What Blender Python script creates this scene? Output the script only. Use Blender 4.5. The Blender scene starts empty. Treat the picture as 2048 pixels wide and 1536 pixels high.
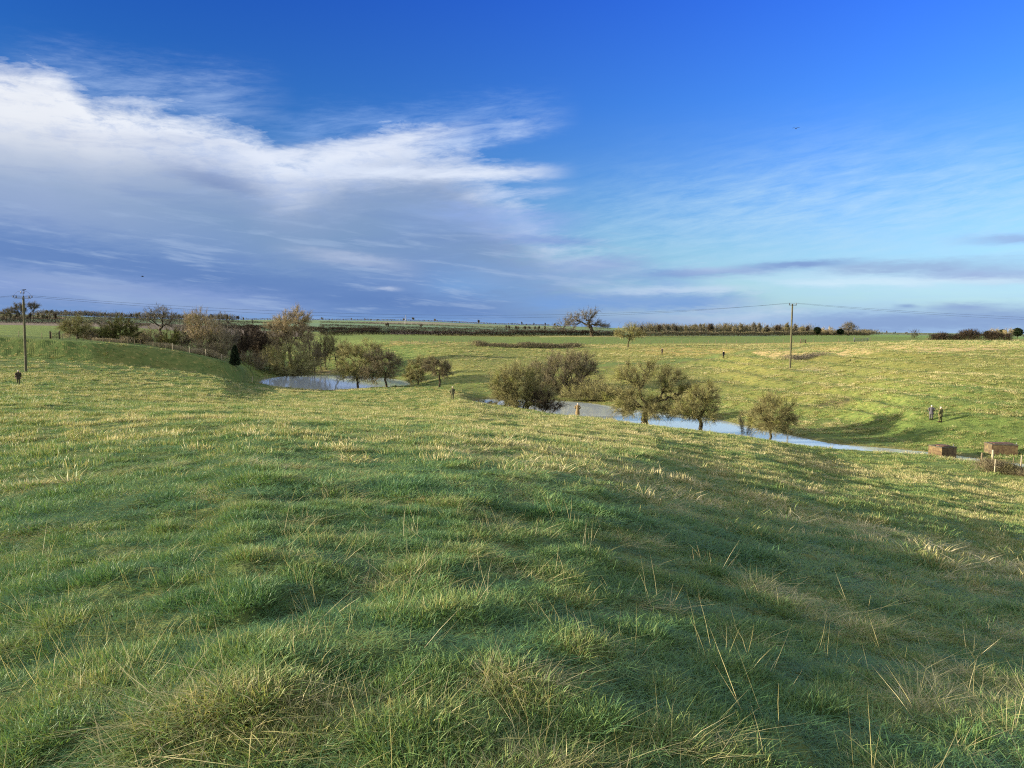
import bpy, math, random
import numpy as np
from mathutils import Vector, Matrix, Euler

random.seed(7)
rng = np.random.default_rng(7)
S = bpy.context.scene
COL = S.collection

# ------------------------------------------------------------------ camera
EYE = 20.0                       # height of the eye above the datum
F = 1547.0                       # focal length in photo pixels (2048 wide)
PITCH, ROLL = math.radians(4.2), math.radians(0.64)
RC = (Matrix.Rotation(math.radians(90) - PITCH, 4, 'X') @ Matrix.Rotation(ROLL, 4, 'Z'))
cam_d = bpy.data.cameras.new("camera")
cam_d.sensor_width = 36.0
cam_d.lens = F / 2048 * 36.0
cam_d.clip_start = 0.05
cam_d.clip_end = 30000
cam = bpy.data.objects.new("camera", cam_d)
cam.matrix_world = Matrix.Translation((0, 0, EYE)) @ RC
COL.objects.link(cam)
S.camera = cam
R3 = np.array(RC.to_3x3())

# ------------------------------------------------------------------ light
SUN_EL = math.radians(11.5)
SUN_TRAVEL = math.radians(88)   # heading of the light, clockwise from straight ahead
to_sun = Vector((-math.sin(SUN_TRAVEL) * math.cos(SUN_EL), -math.cos(SUN_TRAVEL) * math.cos(SUN_EL), math.sin(SUN_EL)))
sd = bpy.data.lights.new("sun", 'SUN')
sd.energy = 5.0
sd.angle = math.radians(0.5)
sd.color = (1.0, 0.88, 0.66)
so = bpy.data.objects.new("sun", sd)
so.rotation_euler = to_sun.to_track_quat('Z', 'Y').to_euler()
so.location = (0, 0, 60)
COL.objects.link(so)
S.view_settings.view_transform = 'Standard'
S.view_settings.look = 'None'
S.view_settings.exposure = 1.58
S.view_settings.gamma = 1.0
S.view_settings.use_curve_mapping = False

S.cycles.max_bounces = 5
S.cycles.diffuse_bounces = 2
S.cycles.glossy_bounces = 2
S.cycles.transmission_bounces = 2
S.cycles.transparent_max_bounces = 4
S.cycles.volume_bounces = 0
S.cycles.caustics_reflective = False
S.cycles.caustics_refractive = False
S.cycles.use_adaptive_sampling = True
S.cycles.adaptive_threshold = 0.02
S.cycles.use_denoising = False
S.cycles.filter_width = 1.1
S.cycles.denoising_input_passes = 'RGB_ALBEDO_NORMAL'
S.cycles.denoising_prefilter = 'ACCURATE'
S.cycles.denoising_quality = 'HIGH'

def ray(px, py):
    v = R3 @ np.array([(px - 1024) / F, -(py - 768) / F, -1.0])
    return v

def pix(x, y, z):
    """world (z relative to the eye) -> photo pixel, arrays allowed"""
    c = np.stack([np.asarray(x, float), np.asarray(y, float), np.asarray(z, float)], -1) @ R3
    return 1024 + F * c[..., 0] / -c[..., 2], 768 - F * c[..., 1] / -c[..., 2]

def azel(px, py):
    v = ray(px, py)
    return math.atan2(v[0], v[1]), math.atan2(v[2], math.hypot(v[0], v[1]))

# ------------------------------------------------------------------ world: sky and clouds
SKY_STRENGTH = 0.10
W = bpy.data.worlds.new("World")
S.world = W
W.use_nodes = True
nt = W.node_tree
nt.nodes.clear()

class NB:
    """small helper that writes node maths as expressions"""
    def __init__(s, tree): s.t = tree
    def n(s, kind, **kw):
        o = s.t.nodes.new(kind)
        for k, v in kw.items(): setattr(o, k, v)
        return o
    def put(s, sock, v):
        if hasattr(v, 'is_linked'): s.t.links.new(v, sock)
        elif v is not None: sock.default_value = v
    def m(s, op, a, b=None, c=None, clamp=False):
        o = s.n('ShaderNodeMath', operation=op, use_clamp=clamp)
        s.put(o.inputs[0], a)
        if b is not None: s.put(o.inputs[1], b)
        if c is not None: s.put(o.inputs[2], c)
        return o.outputs[0]
    def add(s, a, b): return s.m('ADD', a, b)
    def sub(s, a, b): return s.m('SUBTRACT', a, b)
    def mul(s, a, b): return s.m('MULTIPLY', a, b)
    def ss(s, x, lo, hi):
        o = s.n('ShaderNodeMapRange', interpolation_type='SMOOTHSTEP')
        s.put(o.inputs['Value'], x); s.put(o.inputs['From Min'], lo); s.put(o.inputs['From Max'], hi)
        return o.outputs['Result']
    def mix(s, f, a, b, blend='MIX'):
        o = s.n('ShaderNodeMix', data_type='RGBA', blend_type=blend)
        s.put(o.inputs['Factor'], f); s.put(o.inputs[6], a); s.put(o.inputs[7], b)
        return o.outputs[2]
    def noise(s, vec, scale, detail=4, rough=0.55, dist=0.0, color=False):
        o = s.n('ShaderNodeTexNoise')
        s.put(o.inputs['Vector'], vec); o.inputs['Scale'].default_value = scale
        o.inputs['Detail'].default_value = detail; o.inputs['Roughness'].default_value = rough
        o.inputs['Distortion'].default_value = dist
        return o.outputs['Color' if color else 'Fac']
    def comb(s, x, y, z):
        o = s.n('ShaderNodeCombineXYZ')
        s.put(o.inputs[0], x); s.put(o.inputs[1], y); s.put(o.inputs[2], z)
        return o.outputs[0]
    def curve(s, x, pts, x0, x1, y0, y1):
        """y(x) through points by a float curve"""
        o = s.n('ShaderNodeFloatCurve')
        xn = s.m('DIVIDE', s.sub(x, x0), x1 - x0, clamp=True)
        s.put(o.inputs['Value'], xn)
        cv = o.mapping.curves[0]
        P = sorted(((a - x0) / (x1 - x0), (b - y0) / (y1 - y0)) for a, b in pts)
        while len(cv.points) < len(P): cv.points.new(0.5, 0.5)
        for q, p in zip(cv.points, P): q.location = p; q.handle_type = 'AUTO_CLAMPED'
        o.mapping.update()
        return s.add(s.mul(o.outputs[0], y1 - y0), y0)
    def ramp(s, x, stops):
        o = s.n('ShaderNodeValToRGB')
        s.put(o.inputs[0], x)
        e = o.color_ramp.elements
        while len(e) < len(stops): e.new(0.5)
        for q, (p, c) in zip(e, stops): q.position = p; q.color = (*c, 1)
        return o.outputs[0]

def lin(r, g, b):
    f = lambda c: (c / 255 / 12.92) if c / 255 <= 0.04045 else ((c / 255 + 0.055) / 1.055) ** 2.4
    return (f(r), f(g), f(b))

def build_world():
    b = NB(nt)
    gain = 1.0 / (SKY_STRENGTH * 2 ** S.view_settings.exposure)
    C = lambda r, g, bb: (*[c * gain for c in lin(r, g, bb)], 1.0)
    tc = b.n('ShaderNodeTexCoord').outputs['Generated']
    sep = b.n('ShaderNodeSeparateXYZ'); b.put(sep.inputs[0], tc)
    X, Y, Z = sep.outputs
    az = b.m('ARCTAN2', X, Y)
    el = b.m('ARCSINE', Z)
    sky = b.n('ShaderNodeTexSky', sky_type='NISHITA')
    sky.sun_disc = False
    sky.sun_elevation = SUN_EL
    sky.sun_rotation = math.atan2(to_sun.x, to_sun.y)
    sky.altitude = 50; sky.air_density = 1.0; sky.dust_density = 0.3; sky.ozone_density = 3.0
    base = sky.outputs[0]
    # colour balance of the clear sky: deep blue overhead, cyan-white low on the right
    grad = b.ramp(b.m('DIVIDE', el, 0.5, clamp=True), [(0.0, (0.60, 0.82, 1.10)), (0.2, (0.56, 0.80, 1.12)), (0.55, (0.28, 0.64, 1.45)), (1.0, (0.125, 0.41, 1.80))])
    azg = b.ss(az, -0.62, 0.62)
    side = b.mix(azg, (0.38, 0.52, 0.47, 1), (1.32, 1.20, 1.10, 1))
    base = b.mix(1.0, base, grad, 'MULTIPLY')
    base = b.mix(1.0, base, side, 'MULTIPLY')
    kx = 2 ** (1.0 - S.view_settings.exposure)
    base = b.mix(1.0, base, (kx, kx, kx, 1), 'MULTIPLY')
    v1 = b.comb(az, b.mul(el, 2.6), 0.0)
    v2 = b.comb(az, b.mul(el, 7.0), 3.0)
    n_big = b.noise(v1, 6.0, 8, 0.58, 0.15)
    n_fine = b.noise(v1, 24.0, 9, 0.66, 0.25)
    n_str = b.noise(v2, 6.0, 7, 0.58, 0.3)
    n_fib = b.noise(b.comb(b.add(az, b.mul(el, 0.7)), b.mul(b.sub(el, b.mul(az, 0.16)), 6.0), 1.0), 13.0, 9, 0.68, 0.3)
    nb_ = b.sub(n_big, 0.5); nf_ = b.sub(n_fine, 0.5); ns_ = b.sub(n_str, 0.5); nfi = b.sub(n_fib, 0.5)
    P = lambda px, py: azel(px, py)
    nst = b.sub(b.noise(b.comb(az, b.mul(el, 5.0), 8.0), 34.0, 6, 0.62, 0.2), 0.5)
    # thin cirrus veil on the right
    veil_c = b.curve(az, [P(700, 560), P(1000, 500), P(1300, 450), P(1600, 420), P(2048, 400)], -0.25, 0.62, 0.0, 0.3)
    dv = b.sub(el, veil_c)
    veil = b.m('EXPONENT', b.mul(b.m('POWER', b.m('DIVIDE', b.add(dv, b.mul(nb_, 0.05)), 0.062), 2.0), -1.0))
    veil = b.mul(veil, b.ss(az, -0.12, 0.3))
    veil = b.mul(veil, b.m('ADD', 0.30, b.mul(nfi, 1.5), clamp=True))
    col = b.mix(veil, base, C(196, 228, 248))
    # general brightening of the low right sky
    low = b.mul(b.ss(el, 0.15, 0.02), b.ss(az, 0.0, 0.5))
    col = b.mix(b.mul(low, b.m('ADD', 0.55, b.mul(ns_, 1.4), clamp=True)), col, C(176, 216, 248))
    low2 = b.ss(el, 0.05, 0.0)
    col = b.mix(b.mul(low2, 0.85), col, C(160, 194, 234))
    # helper for soft streaks
    def band(col, p0, p1, w, c, dens, amp=1.0, mode='s', fade=0.05):
        a0, e0 = P(*p0); a1, e1 = P(*p1)
        k = (e1 - e0) / (a1 - a0)
        line = b.add(b.mul(b.sub(az, a0), k), e0)
        d = b.add(b.add(b.sub(el, line), b.mul(ns_, w * 1.6 * amp)), b.mul(nst, w * 1.5 + 0.002))
        g = b.m('EXPONENT', b.mul(b.m('POWER', b.m('ABSOLUTE', b.m('DIVIDE', d, w)), 2.4), -1.0))
        ends = b.mul(b.ss(az, a0 - fade, a0 + fade), b.ss(az, a1 + fade, a1 - fade))
        g = b.mul(b.mul(g, ends), b.m('ADD', dens, b.mul(nfi if mode == 'f' else ns_, 1.6 * amp), clamp=True))
        return b.mix(g, col, c)
    # high wisps above the bank
    col = band(col, (560, 265), (1090, 225), 0.022, C(150, 185, 240), 0.28, 0.9, 'f')
    col = band(col, (60, 150), (520, 210), 0.028, C(180, 205, 245), 0.30, 0.8, 'f')
    # the big cloud bank: upper outline
    top = b.curve(az, [P(-700, 60), P(-200, 95), P(0, 105), P(70, 112), P(120, 140), P(200, 185), P(330, 205), P(420, 228), P(480, 246), P(530, 276),
                       P(585, 298), P(650, 284), P(720, 266), P(820, 250), P(900, 262), P(960, 300), P(1010, 350), P(1080, 420), P(1170, 475),
                       P(1300, 515), P(1440, 560), P(1560, 600), P(1700, 640), P(2048, 660)], -1.0, 0.62, -0.05, 0.5)
    depth = b.sub(top, el)
    rag = b.add(b.add(b.mul(nb_, 0.045), b.mul(nf_, 0.042)), b.mul(nfi, b.add(0.022, b.mul(b.ss(az, -0.25, 0.0), 0.10))))
    dd = b.add(depth, rag)
    soft = b.add(0.026, b.mul(b.ss(az, -0.16, 0.0), 0.075))
    dens = b.m('DIVIDE', dd, soft, clamp=True)
    dens = b.m('POWER', dens, 0.8)
    dens = b.mul(dens, b.sub(1.0, b.mul(b.ss(az, 0.02, 0.14), b.mul(0.55, b.ss(n_str, 0.35, 0.6)))))
    x = b.m('DIVIDE', b.add(b.add(depth, b.mul(nb_, 0.05)), b.mul(nf_, 0.02)), 0.19, clamp=True)
    body = b.ramp(x, [(0.0, C(190, 212, 247)[:3]), (0.14, C(222, 232, 250)[:3]), (0.26, C(180, 196, 226)[:3]), (0.40, C(140, 164, 202)[:3]),
                      (0.62, C(126, 156, 197)[:3]), (0.85, C(122, 153, 200)[:3]), (1.0, C(118, 150, 202)[:3])])
    # brighter cream shoulder far left, lilac further in
    a0, e0 = P(30, 215)
    r2 = b.add(b.m('POWER', b.m('DIVIDE', b.sub(az, a0), 0.16), 2.0), b.m('POWER', b.m('DIVIDE', b.add(b.sub(el, e0), b.mul(nb_, 0.06)), 0.060), 2.0))
    glow = b.m('EXPONENT', b.mul(r2, -1.0))
    body = b.mix(b.mul(glow, 0.9), body, C(240, 243, 249))
    a0, e0 = P(30, 420)
    r2 = b.add(b.m('POWER', b.m('DIVIDE', b.sub(az, a0), 0.14), 2.0), b.m('POWER', b.m('DIVIDE', b.sub(el, e0), 0.04), 2.0))
    body = b.mix(b.mul(b.m('EXPONENT', b.mul(r2, -1.0)), 0.4), body, C(168, 184, 218))
    body = b.mix(b.mul(b.ss(n_fib, 0.50, 0.80), 0.18), body, C(168, 192, 230))
    body = b.mix(b.mul(b.ss(n_str, 0.52, 0.30), 0.25), body, C(108, 138, 196))
    billow = b.add(b.mul(b.ss(n_fine, 0.42, 0.66), 0.55), b.mul(b.ss(n_fib, 0.45, 0.7), 0.45))
    body = b.mix(b.mul(b.mul(billow, b.ss(x, 0.55, 0.1)), 0.55), body, C(240, 244, 252))
    body = b.mix(b.mul(b.mul(b.ss(n_fine, 0.52, 0.34), b.ss(x, 0.6, 0.15)), 0.35), body, C(150, 176, 224))
    col = b.mix(dens, col, body)
    col = band(col, (480, 318), (900, 268), 0.010, C(226, 234, 250), 0.75, 0.9, 'f', 0.06)
    col = band(col, (620, 340), (1090, 345), 0.009, C(222, 232, 250), 0.85, 0.8, 'f', 0.05)
    col = band(col, (840, 300), (1080, 250), 0.012, C(190, 212, 248), 0.40, 1.2, 'f', 0.06)
    col = band(col, (960, 392), (1110, 384), 0.007, C(196, 214, 246), 0.60, 1.0, 'f', 0.04)
    col = band(col, (880, 420), (1150, 440), 0.012, C(142, 172, 230), 0.50, 1.0, 'f', 0.05)
    # rows of low stratus
    bl, wh, lil, dk = C(104, 138, 194), C(214, 228, 248), C(136, 164, 208), C(98, 132, 190)
    col = band(col, (360, 345), (500, 378), 0.008, C(112, 136, 186), 0.6, 0.5)
    col = band(col, (-300, 430), (950, 640), 0.026, bl, 0.78, 0.5, fade=0.12)
    col = band(col, (-300, 455), (900, 615), 0.014, dk, 0.62, 0.6, fade=0.12)
    col = band(col, (-200, 545), (560, 610), 0.016, C(140, 163, 214), 0.62, 0.6, fade=0.1)
    col = band(col, (600, 505), (790, 530), 0.009, C(196, 206, 230), 0.5, 1.0)
    col = band(col, (760, 576), (795, 577), 0.0024, C(216, 226, 244), 0.55, 2.0, 'f', 0.014)
    col = band(col, (800, 440), (1120, 470), 0.020, C(150, 178, 232), 0.4, 1.0)
    col = band(col, (1020, 478), (1180, 484), 0.006, C(122, 150, 214), 0.7, 0.6)
    col = band(col, (880, 560), (1400, 560), 0.020, C(122, 168, 222), 0.5, 1.0)
    col = band(col, (940, 548), (1260, 545), 0.016, lil, 0.45, 0.9)
    col = band(col, (1130, 530), (1280, 525), 0.012, C(150, 172, 220), 0.6, 0.8)
    col = band(col, (1200, 585), (1500, 578), 0.006, wh, 0.5, 1.2)
    col = band(col, (1040, 605), (1490, 603), 0.012, C(122, 162, 218), 0.9, 0.5)
    col = band(col, (1310, 549), (1560, 540), 0.0058, C(122, 150, 208), 0.9, 0.6)
    col = band(col, (1500, 533), (1680, 524), 0.0040, C(120, 148, 206), 0.8, 0.6)
    col = band(col, (1640, 537), (2300, 520), 0.0085, C(150, 172, 214), 0.62, 0.9)
    col = band(col, (1860, 552), (2300, 548), 0.0075, C(158, 176, 220), 0.7, 0.7)
    col = band(col, (1950, 480), (2300, 470), 0.0060, C(150, 176, 224), 0.7, 0.7)
    col = band(col, (1380, 545), (1900, 566), 0.010, C(206, 230, 250), 0.4, 1.2)
    col = band(col, (1600, 565), (2100, 560), 0.0040, C(214, 238, 252), 0.4, 1.2)
    col = band(col, (1800, 612), (1830, 612), 0.0026, C(128, 156, 206), 0.9, 0.4, fade=0.012)
    col = band(col, (1880, 615), (1990, 617), 0.0048, C(140, 164, 212), 0.9, 0.6, fade=0.03)
    col = band(col, (1560, 648), (2400, 634), 0.0130, C(140, 168, 212), 1.0, 0.35, fade=0.1)
    n_row = b.noise(b.comb(az, b.mul(b.add(el, b.mul(az, 0.10)), 9.0), 5.0), 9.0, 7, 0.6, 0.2)
    lowm = b.mul(b.ss(el, 0.17, 0.08), b.ss(az, 0.32, 0.0))
    col = b.mix(b.mul(b.mul(b.ss(n_row, 0.50, 0.68), lowm), 0.42), col, C(172, 194, 226))
    col = band(col, (150, 590), (520, 625), 0.010, C(150, 174, 214), 0.7, 0.6, fade=0.1)
    col = band(col, (0, 545), (300, 580), 0.006, C(150, 172, 212), 0.6, 0.7, fade=0.08)
    col = band(col, (-300, 636), (1300, 655), 0.010, C(128, 168, 220), 0.7, 0.4, fade=0.1)
    # unseen broken cloud added overhead and behind the viewer to lift the fill light
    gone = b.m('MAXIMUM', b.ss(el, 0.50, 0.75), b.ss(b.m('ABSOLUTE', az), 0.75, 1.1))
    fill_cloud = b.mul(gone, b.ss(b.noise(tc, 2.2, 4, 0.55), 0.32, 0.52))
    col = b.mix(fill_cloud, col, (*[c * gain * 1.15 for c in (0.86, 0.92, 1.0)], 1))
    # below the horizon the world is only a dim ground tone
    col = b.mix(b.ss(el, -0.004, -0.03), col, C(96, 104, 96))
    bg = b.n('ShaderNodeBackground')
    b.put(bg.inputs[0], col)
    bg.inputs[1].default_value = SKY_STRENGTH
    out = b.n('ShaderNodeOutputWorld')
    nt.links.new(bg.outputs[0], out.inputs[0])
build_world()

# ------------------------------------------------------------------ generic helpers
def tag(o, label=None, cat=None, group=None, kind=None):
    if label: o['label'] = label
    if cat: o['category'] = cat
    if group: o['group'] = group
    if kind: o['kind'] = kind
    return o

def link(o, parent=None):
    COL.objects.link(o)
    if parent is not None: o.parent = parent
    return o

def empty(name, loc, rz=0.0):
    o = bpy.data.objects.new(name, None)
    o.empty_display_size = 0.3
    o.location = loc; o.rotation_euler = (0, 0, rz)
    return link(o)

def np_mesh(name, verts, faces, mat, parent=None, smooth=False, attrs=None, ngon=None):
    """faces: (n,3) or (n,4) array, or a list of such arrays"""
    me = bpy.data.meshes.new(name)
    verts = np.asarray(verts, np.float32)
    fl = faces if isinstance(faces, list) else [faces]
    fl = [np.asarray(f, np.int32) for f in fl if len(f)]
    me.vertices.add(len(verts)); me.vertices.foreach_set('co', verts.ravel())
    loops = np.concatenate([f.ravel() for f in fl])
    tot = np.concatenate([np.full(len(f), f.shape[1], np.int32) for f in fl])
    start = np.concatenate([[0], np.cumsum(tot)[:-1]]).astype(np.int32)
    me.loops.add(len(loops)); me.loops.foreach_set('vertex_index', loops)
    me.polygons.add(len(tot)); me.polygons.foreach_set('loop_start', start); me.polygons.foreach_set('loop_total', tot)
    me.polygons.foreach_set('use_smooth', np.full(len(tot), bool(smooth)))
    for k, (typ, arr) in (attrs or {}).items():
        a = me.attributes.new(k, typ, 'POINT')
        a.data.foreach_set({'FLOAT': 'value', 'FLOAT_COLOR': 'color', 'FLOAT_VECTOR': 'vector', 'INT': 'value'}[typ], np.asarray(arr).ravel())
    me.update(calc_edges=True)
    if mat: me.materials.append(mat)
    return link(bpy.data.objects.new(name, me), parent)

class MB:
    """collects simple shapes into one mesh"""
    def __init__(s): s.v = []; s.f3 = []; s.f4 = []; s.n = 0
    def addv(s, v): s.v.append(np.asarray(v, float)); k = s.n; s.n += len(v); return k
    def box(s, c, d, rz=0.0, M=None, taper=1.0):
        x, y, z = np.array(d) / 2
        q = np.array([(sx * x * (taper if sz > 0 else 1), sy * y * (taper if sz > 0 else 1), sz * z) for sz in (-1, 1) for sy in (-1, 1) for sx in (-1, 1)])
        if M is not None: q = q @ np.array(M.to_3x3()).T
        if rz:
            cs, sn = math.cos(rz), math.sin(rz)
            q = q @ np.array([[cs, sn, 0], [-sn, cs, 0], [0, 0, 1]])
        k = s.addv(q + np.array(c))
        s.f4 += [[k + i for i in f] for f in ((0, 2, 3, 1), (4, 5, 7, 6), (0, 1, 5, 4), (2, 6, 7, 3), (0, 4, 6, 2), (1, 3, 7, 5))]
        return s
    def tube(s, pts, rad, n=8, cap=True):
        pts = [np.array(p, float) for p in pts]
        rad = rad if hasattr(rad, '__len__') else [rad] * len(pts)
        ks = []
        for i, p in enumerate(pts):
            d = pts[min(i + 1, len(pts) - 1)] - pts[max(i - 1, 0)]
            d /= np.linalg.norm(d) + 1e-9
            a = np.cross(d, [0, 0, 1.0]) if abs(d[2]) < 0.95 else np.cross(d, [0, 1.0, 0])
            a /= np.linalg.norm(a); c = np.cross(d, a)
            t = np.arange(n) * 2 * math.pi / n
            ks.append(s.addv(p + rad[i] * (np.cos(t)[:, None] * a + np.sin(t)[:, None] * c)))
        for k0, k1 in zip(ks, ks[1:]):
            for j in range(n):
                s.f4.append([k0 + j, k0 + (j + 1) % n, k1 + (j + 1) % n, k1 + j])
        if cap:
            for k, p, fl in ((ks[0], pts[0], True), (ks[-1], pts[-1], False)):
                c = s.addv([p])
                for j in range(n):
                    t3 = [c, k + j, k + (j + 1) % n]
                    s.f3.append(t3 if not fl else t3[::-1])
        return s
    def rings(s, rings, cap=True):
        """loft through equal-length rings of points"""
        ks = [s.addv(r) for r in rings]; n = len(rings[0])
        for k0, k1 in zip(ks, ks[1:]):
            for j in range(n): s.f4.append([k0 + j, k0 + (j + 1) % n, k1 + (j + 1) % n, k1 + j])
        if cap:
            for k, r in ((ks[0], rings[0]), (ks[-1], rings[-1])):
                c = s.addv([np.mean(r, 0)])
                for j in range(n): s.f3.append([c, k + j, k + (j + 1) % n])
        return s
    def build(s, name, mat, parent=None, smooth=False):
        return np_mesh(name, np.concatenate(s.v), [np.array(s.f3, int).reshape(-1, 3), np.array(s.f4, int).reshape(-1, 4)], mat, parent, smooth)

_perm = rng.random((256, 256))
def vnoise(x, y):
    xi = np.floor(x).astype(int); yi = np.floor(y).astype(int)
    fx = x - xi; fy = y - yi
    fx = fx * fx * fx * (fx * (fx * 6 - 15) + 10); fy = fy * fy * fy * (fy * (fy * 6 - 15) + 10)
    g = lambda a, b: _perm[a % 256, b % 256]
    return (g(xi, yi) * (1 - fx) * (1 - fy) + g(xi + 1, yi) * fx * (1 - fy) + g(xi, yi + 1) * (1 - fx) * fy + g(xi + 1, yi + 1) * fx * fy) * 2 - 1
def fbm(x, y, o=4, g=0.5):
    t = 0; a = 1; s = 0
    for i in range(o):
        t = t + a * vnoise(x * 2 ** i + 17.3 * i, y * 2 ** i + 9.1 * i); s += a; a *= g
    return t / s

# ------------------------------------------------------------------ terrain: lofted from surveyed profiles
WATER = -12.85
def zat(px, py, d):
    v = ray(px, py); return v[2] / v[1] * d
def dat(px, py, z=WATER):
    v = ray(px, py); return z * v[1] / v[2]
def wet(px, pn, pf):
    """water edges: near edge, middle, far edge"""
    a, c = dat(px, pn), dat(px, pf)
    return [(a, WATER), ((a + c) / 2, WATER - 0.9), (c, WATER)]
def dry(a, za, c, zc): return [(a, za), ((a + c) / 2, (za + zc) / 2), (c, zc)]
COLS = {
 -900: [(3,-2.05),(8,-2.8),(25,-4.3),(50,-4.9),(85,-5.0)] + dry(112,-5.4,141.4,-4.9) + [(144.5,-1.8),(152,-1.5),(190,-1.2),(240,-0.6),(300,0),(340,0.4),(600,3),(1100,8),(1800,22),(5000,20)],
 0: [(3,-1.80),(8,-2.32),(25,-3.75),(50,-5.4),(85,-7.0)] + dry(114,-7.4,141.4,-6.3) + [(144.5,-3.0),(150,-2.7),(190,-2.2),(240,-1.6),(300,-1.1),(335,-0.8),(600,0.4),(1100,6),(1800,17),(5000,14)],
 250: [(3,-1.73),(8,-2.13),(25,-3.55),(50,-5.65),(85,-7.9)] + dry(116,-8.4,143.4,-7.8) + [(146.5,-4.4),(153,-4.1),(195,-4.3),(240,-3.4),(300,-2.0),(340,-1.2),(600,0.3),(1100,4),(1900,12),(5000,10)],
 430: [(3,-1.69),(8,-2.02),(25,-3.5),(50,-5.6),(85,-8.5)] + dry(124,-9.4,149.8,-10.0) + [(153,-7.3),(160,-7.1),(200,-7.3),(260,-6),(320,-4.2),(400,-2.8),(650,-1),(1200,3),(2000,10),(5000,10)],
 480: [(3,-1.68),(8,-1.9),(25,-3.4),(50,-5.7),(88,-8.9)] + dry(136,-11.2,155.8,-11.9) + [(159,-9.1),(170,-9.0),(210,-8.5),(270,-7),(330,-4.8),(410,-3.2),(680,-1.2),(1250,2.5),(2100,11),(5000,10)],
 530: [(3,-1.68),(8,-1.92),(25,-3.4),(50,-5.8),(95,-9.6)] + wet(530,772,752) + [(205,-12.3),(230,-10.5),(262,-8.5),(305,-6.4),(360,-4.6),(440,-3.2),(700,-1.4),(1300,2),(2200,13),(5000,12)],
 650: [(3,-1.68),(8,-1.95),(25,-3.5),(50,-5.9),(98,-9.9)] + wet(650,781,751) + [(208,-12.3),(225,-10.8),(250,-8.8),(285,-6.4),(330,-4.8),(400,-4.0),(700,-2),(1300,1.5),(2300,14),(5000,12)],
 780: [(3,-1.68),(8,-1.97),(25,-3.55),(50,-6.0),(100,-10.3)] + wet(780,773,756) + [(196,-12.2),(215,-9.9),(238,-7.2),(255,-5.1),(265,-4.9),(345,-4.1),(700,-3),(1300,0),(2400,15),(5000,12)],
 850: [(3,-1.69),(8,-1.98),(25,-3.6),(50,-6.05),(97,-10.0)] + dry(140,-11.6,166,-12.5) + [(178,-12.0),(194,-10.2),(225,-7.6),(250,-5.4),(262,-5.1),(345,-4.2),(700,-3.3),(1300,-1),(2500,15),(5000,12)],
 905: [(3,-1.7),(8,-2.0),(25,-3.65),(50,-6.1),(96,-9.3)] + dry(120,-11.0,150,-11.6) + [(160,-11.2),(182,-9.4),(217,-7.4),(245,-5.6),(258,-5.3),(345,-4.3),(700,-3.5),(1300,-2),(2600,13),(5000,12)],
 980: [(3,-1.7),(8,-2.08),(25,-3.75),(50,-6.3),(98,-10.1)] + wet(980,813,797) + [(147,-12.0),(176,-9.9),(215,-7.9),(246,-5.9),(258,-5.5),(347,-4.4),(700,-4),(1300,-3),(3000,10),(6000,10)],
 1150: [(3,-1.74),(8,-2.22),(25,-4.05),(50,-6.9),(100,-11.55)] + wet(1150,840,803) + [(141,-12.0),(171,-9.9),(211,-8.0),(250,-6.0),(262,-5.5),(352,-3.9),(700,-4),(1300,-4),(3000,6),(6000,8)],
 1290: [(3,-1.79),(8,-2.40),(25,-4.45),(50,-7.4),(93,-11.9)] + wet(1290,864,822) + [(127,-12.0),(156,-9.8),(200,-7.9),(240,-5.6),(265,-5.2),(385,-3.9),(700,-4),(1300,-5),(3000,-2),(6000,0)],
 1400: [(3,-1.83),(8,-2.55),(25,-4.9),(50,-8.1),(90,-12.0)] + wet(1400,872,833) + [(120,-12.0),(150,-9.7),(190,-8.0),(232,-5.3),(270,-4.9),(405,-3.7),(700,-4),(1300,-5),(3000,-3),(6000,-2)],
 1540: [(3,-1.88),(8,-2.70),(25,-5.3),(50,-8.7),(84,-12.1)] + wet(1540,885,860) + [(107,-12.0),(122,-10.4),(146,-7.95),(184,-5.7),(258,-4.5),(425,-3.4),(700,-4),(1300,-5),(3000,-5),(6000,-4)],
 1700: [(3,-1.93),(8,-2.9),(25,-5.75),(48,-9.45),(76,-12.4)] + wet(1700,899,890) + [(96,-12.3),(109,-10.3),(130,-7.4),(165,-4.7),(240,-3.7),(425,-2.7),(700,-3.5),(1300,-5),(3000,-8),(6000,-8)],
 1860: [(3,-1.98),(8,-3.07),(25,-6.2),(44,-9.6),(71,-12.3)] + [(80,-12.80),(81.4,-13.0),(82.8,-12.80)] + [(85.5,-12.4),(93,-9.9),(120,-6.4),(160,-3.3),(228,-2.7),(420,-3),(700,-4),(1300,-6),(3000,-9),(6000,-10)],
 2048: [(3,-2.02),(8,-3.25),(25,-6.8),(42,-10.1),(59,-12.1)] + [(73,-12.76),(74.5,-13.0),(76,-12.78)] + [(80,-12.3),(91,-8.9),(116,-5.6),(152,-3.1),(228,-2.4),(420,-3),(700,-4),(1300,-6),(3000,-9),(6000,-10)],
 3300: [(3,-2.2),(8,-3.6),(20,-7.2),(32,-10.2),(42,-12.0)] + [(50,-12.9),(52,-13.1),(54,-12.97)] + [(58,-12),(72,-8.5),(98,-5),(130,-2.8),(210,-2.2),(420,-3),(700,-4),(1300,-6),(3000,-9),(6000,-10)],
}
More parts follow.
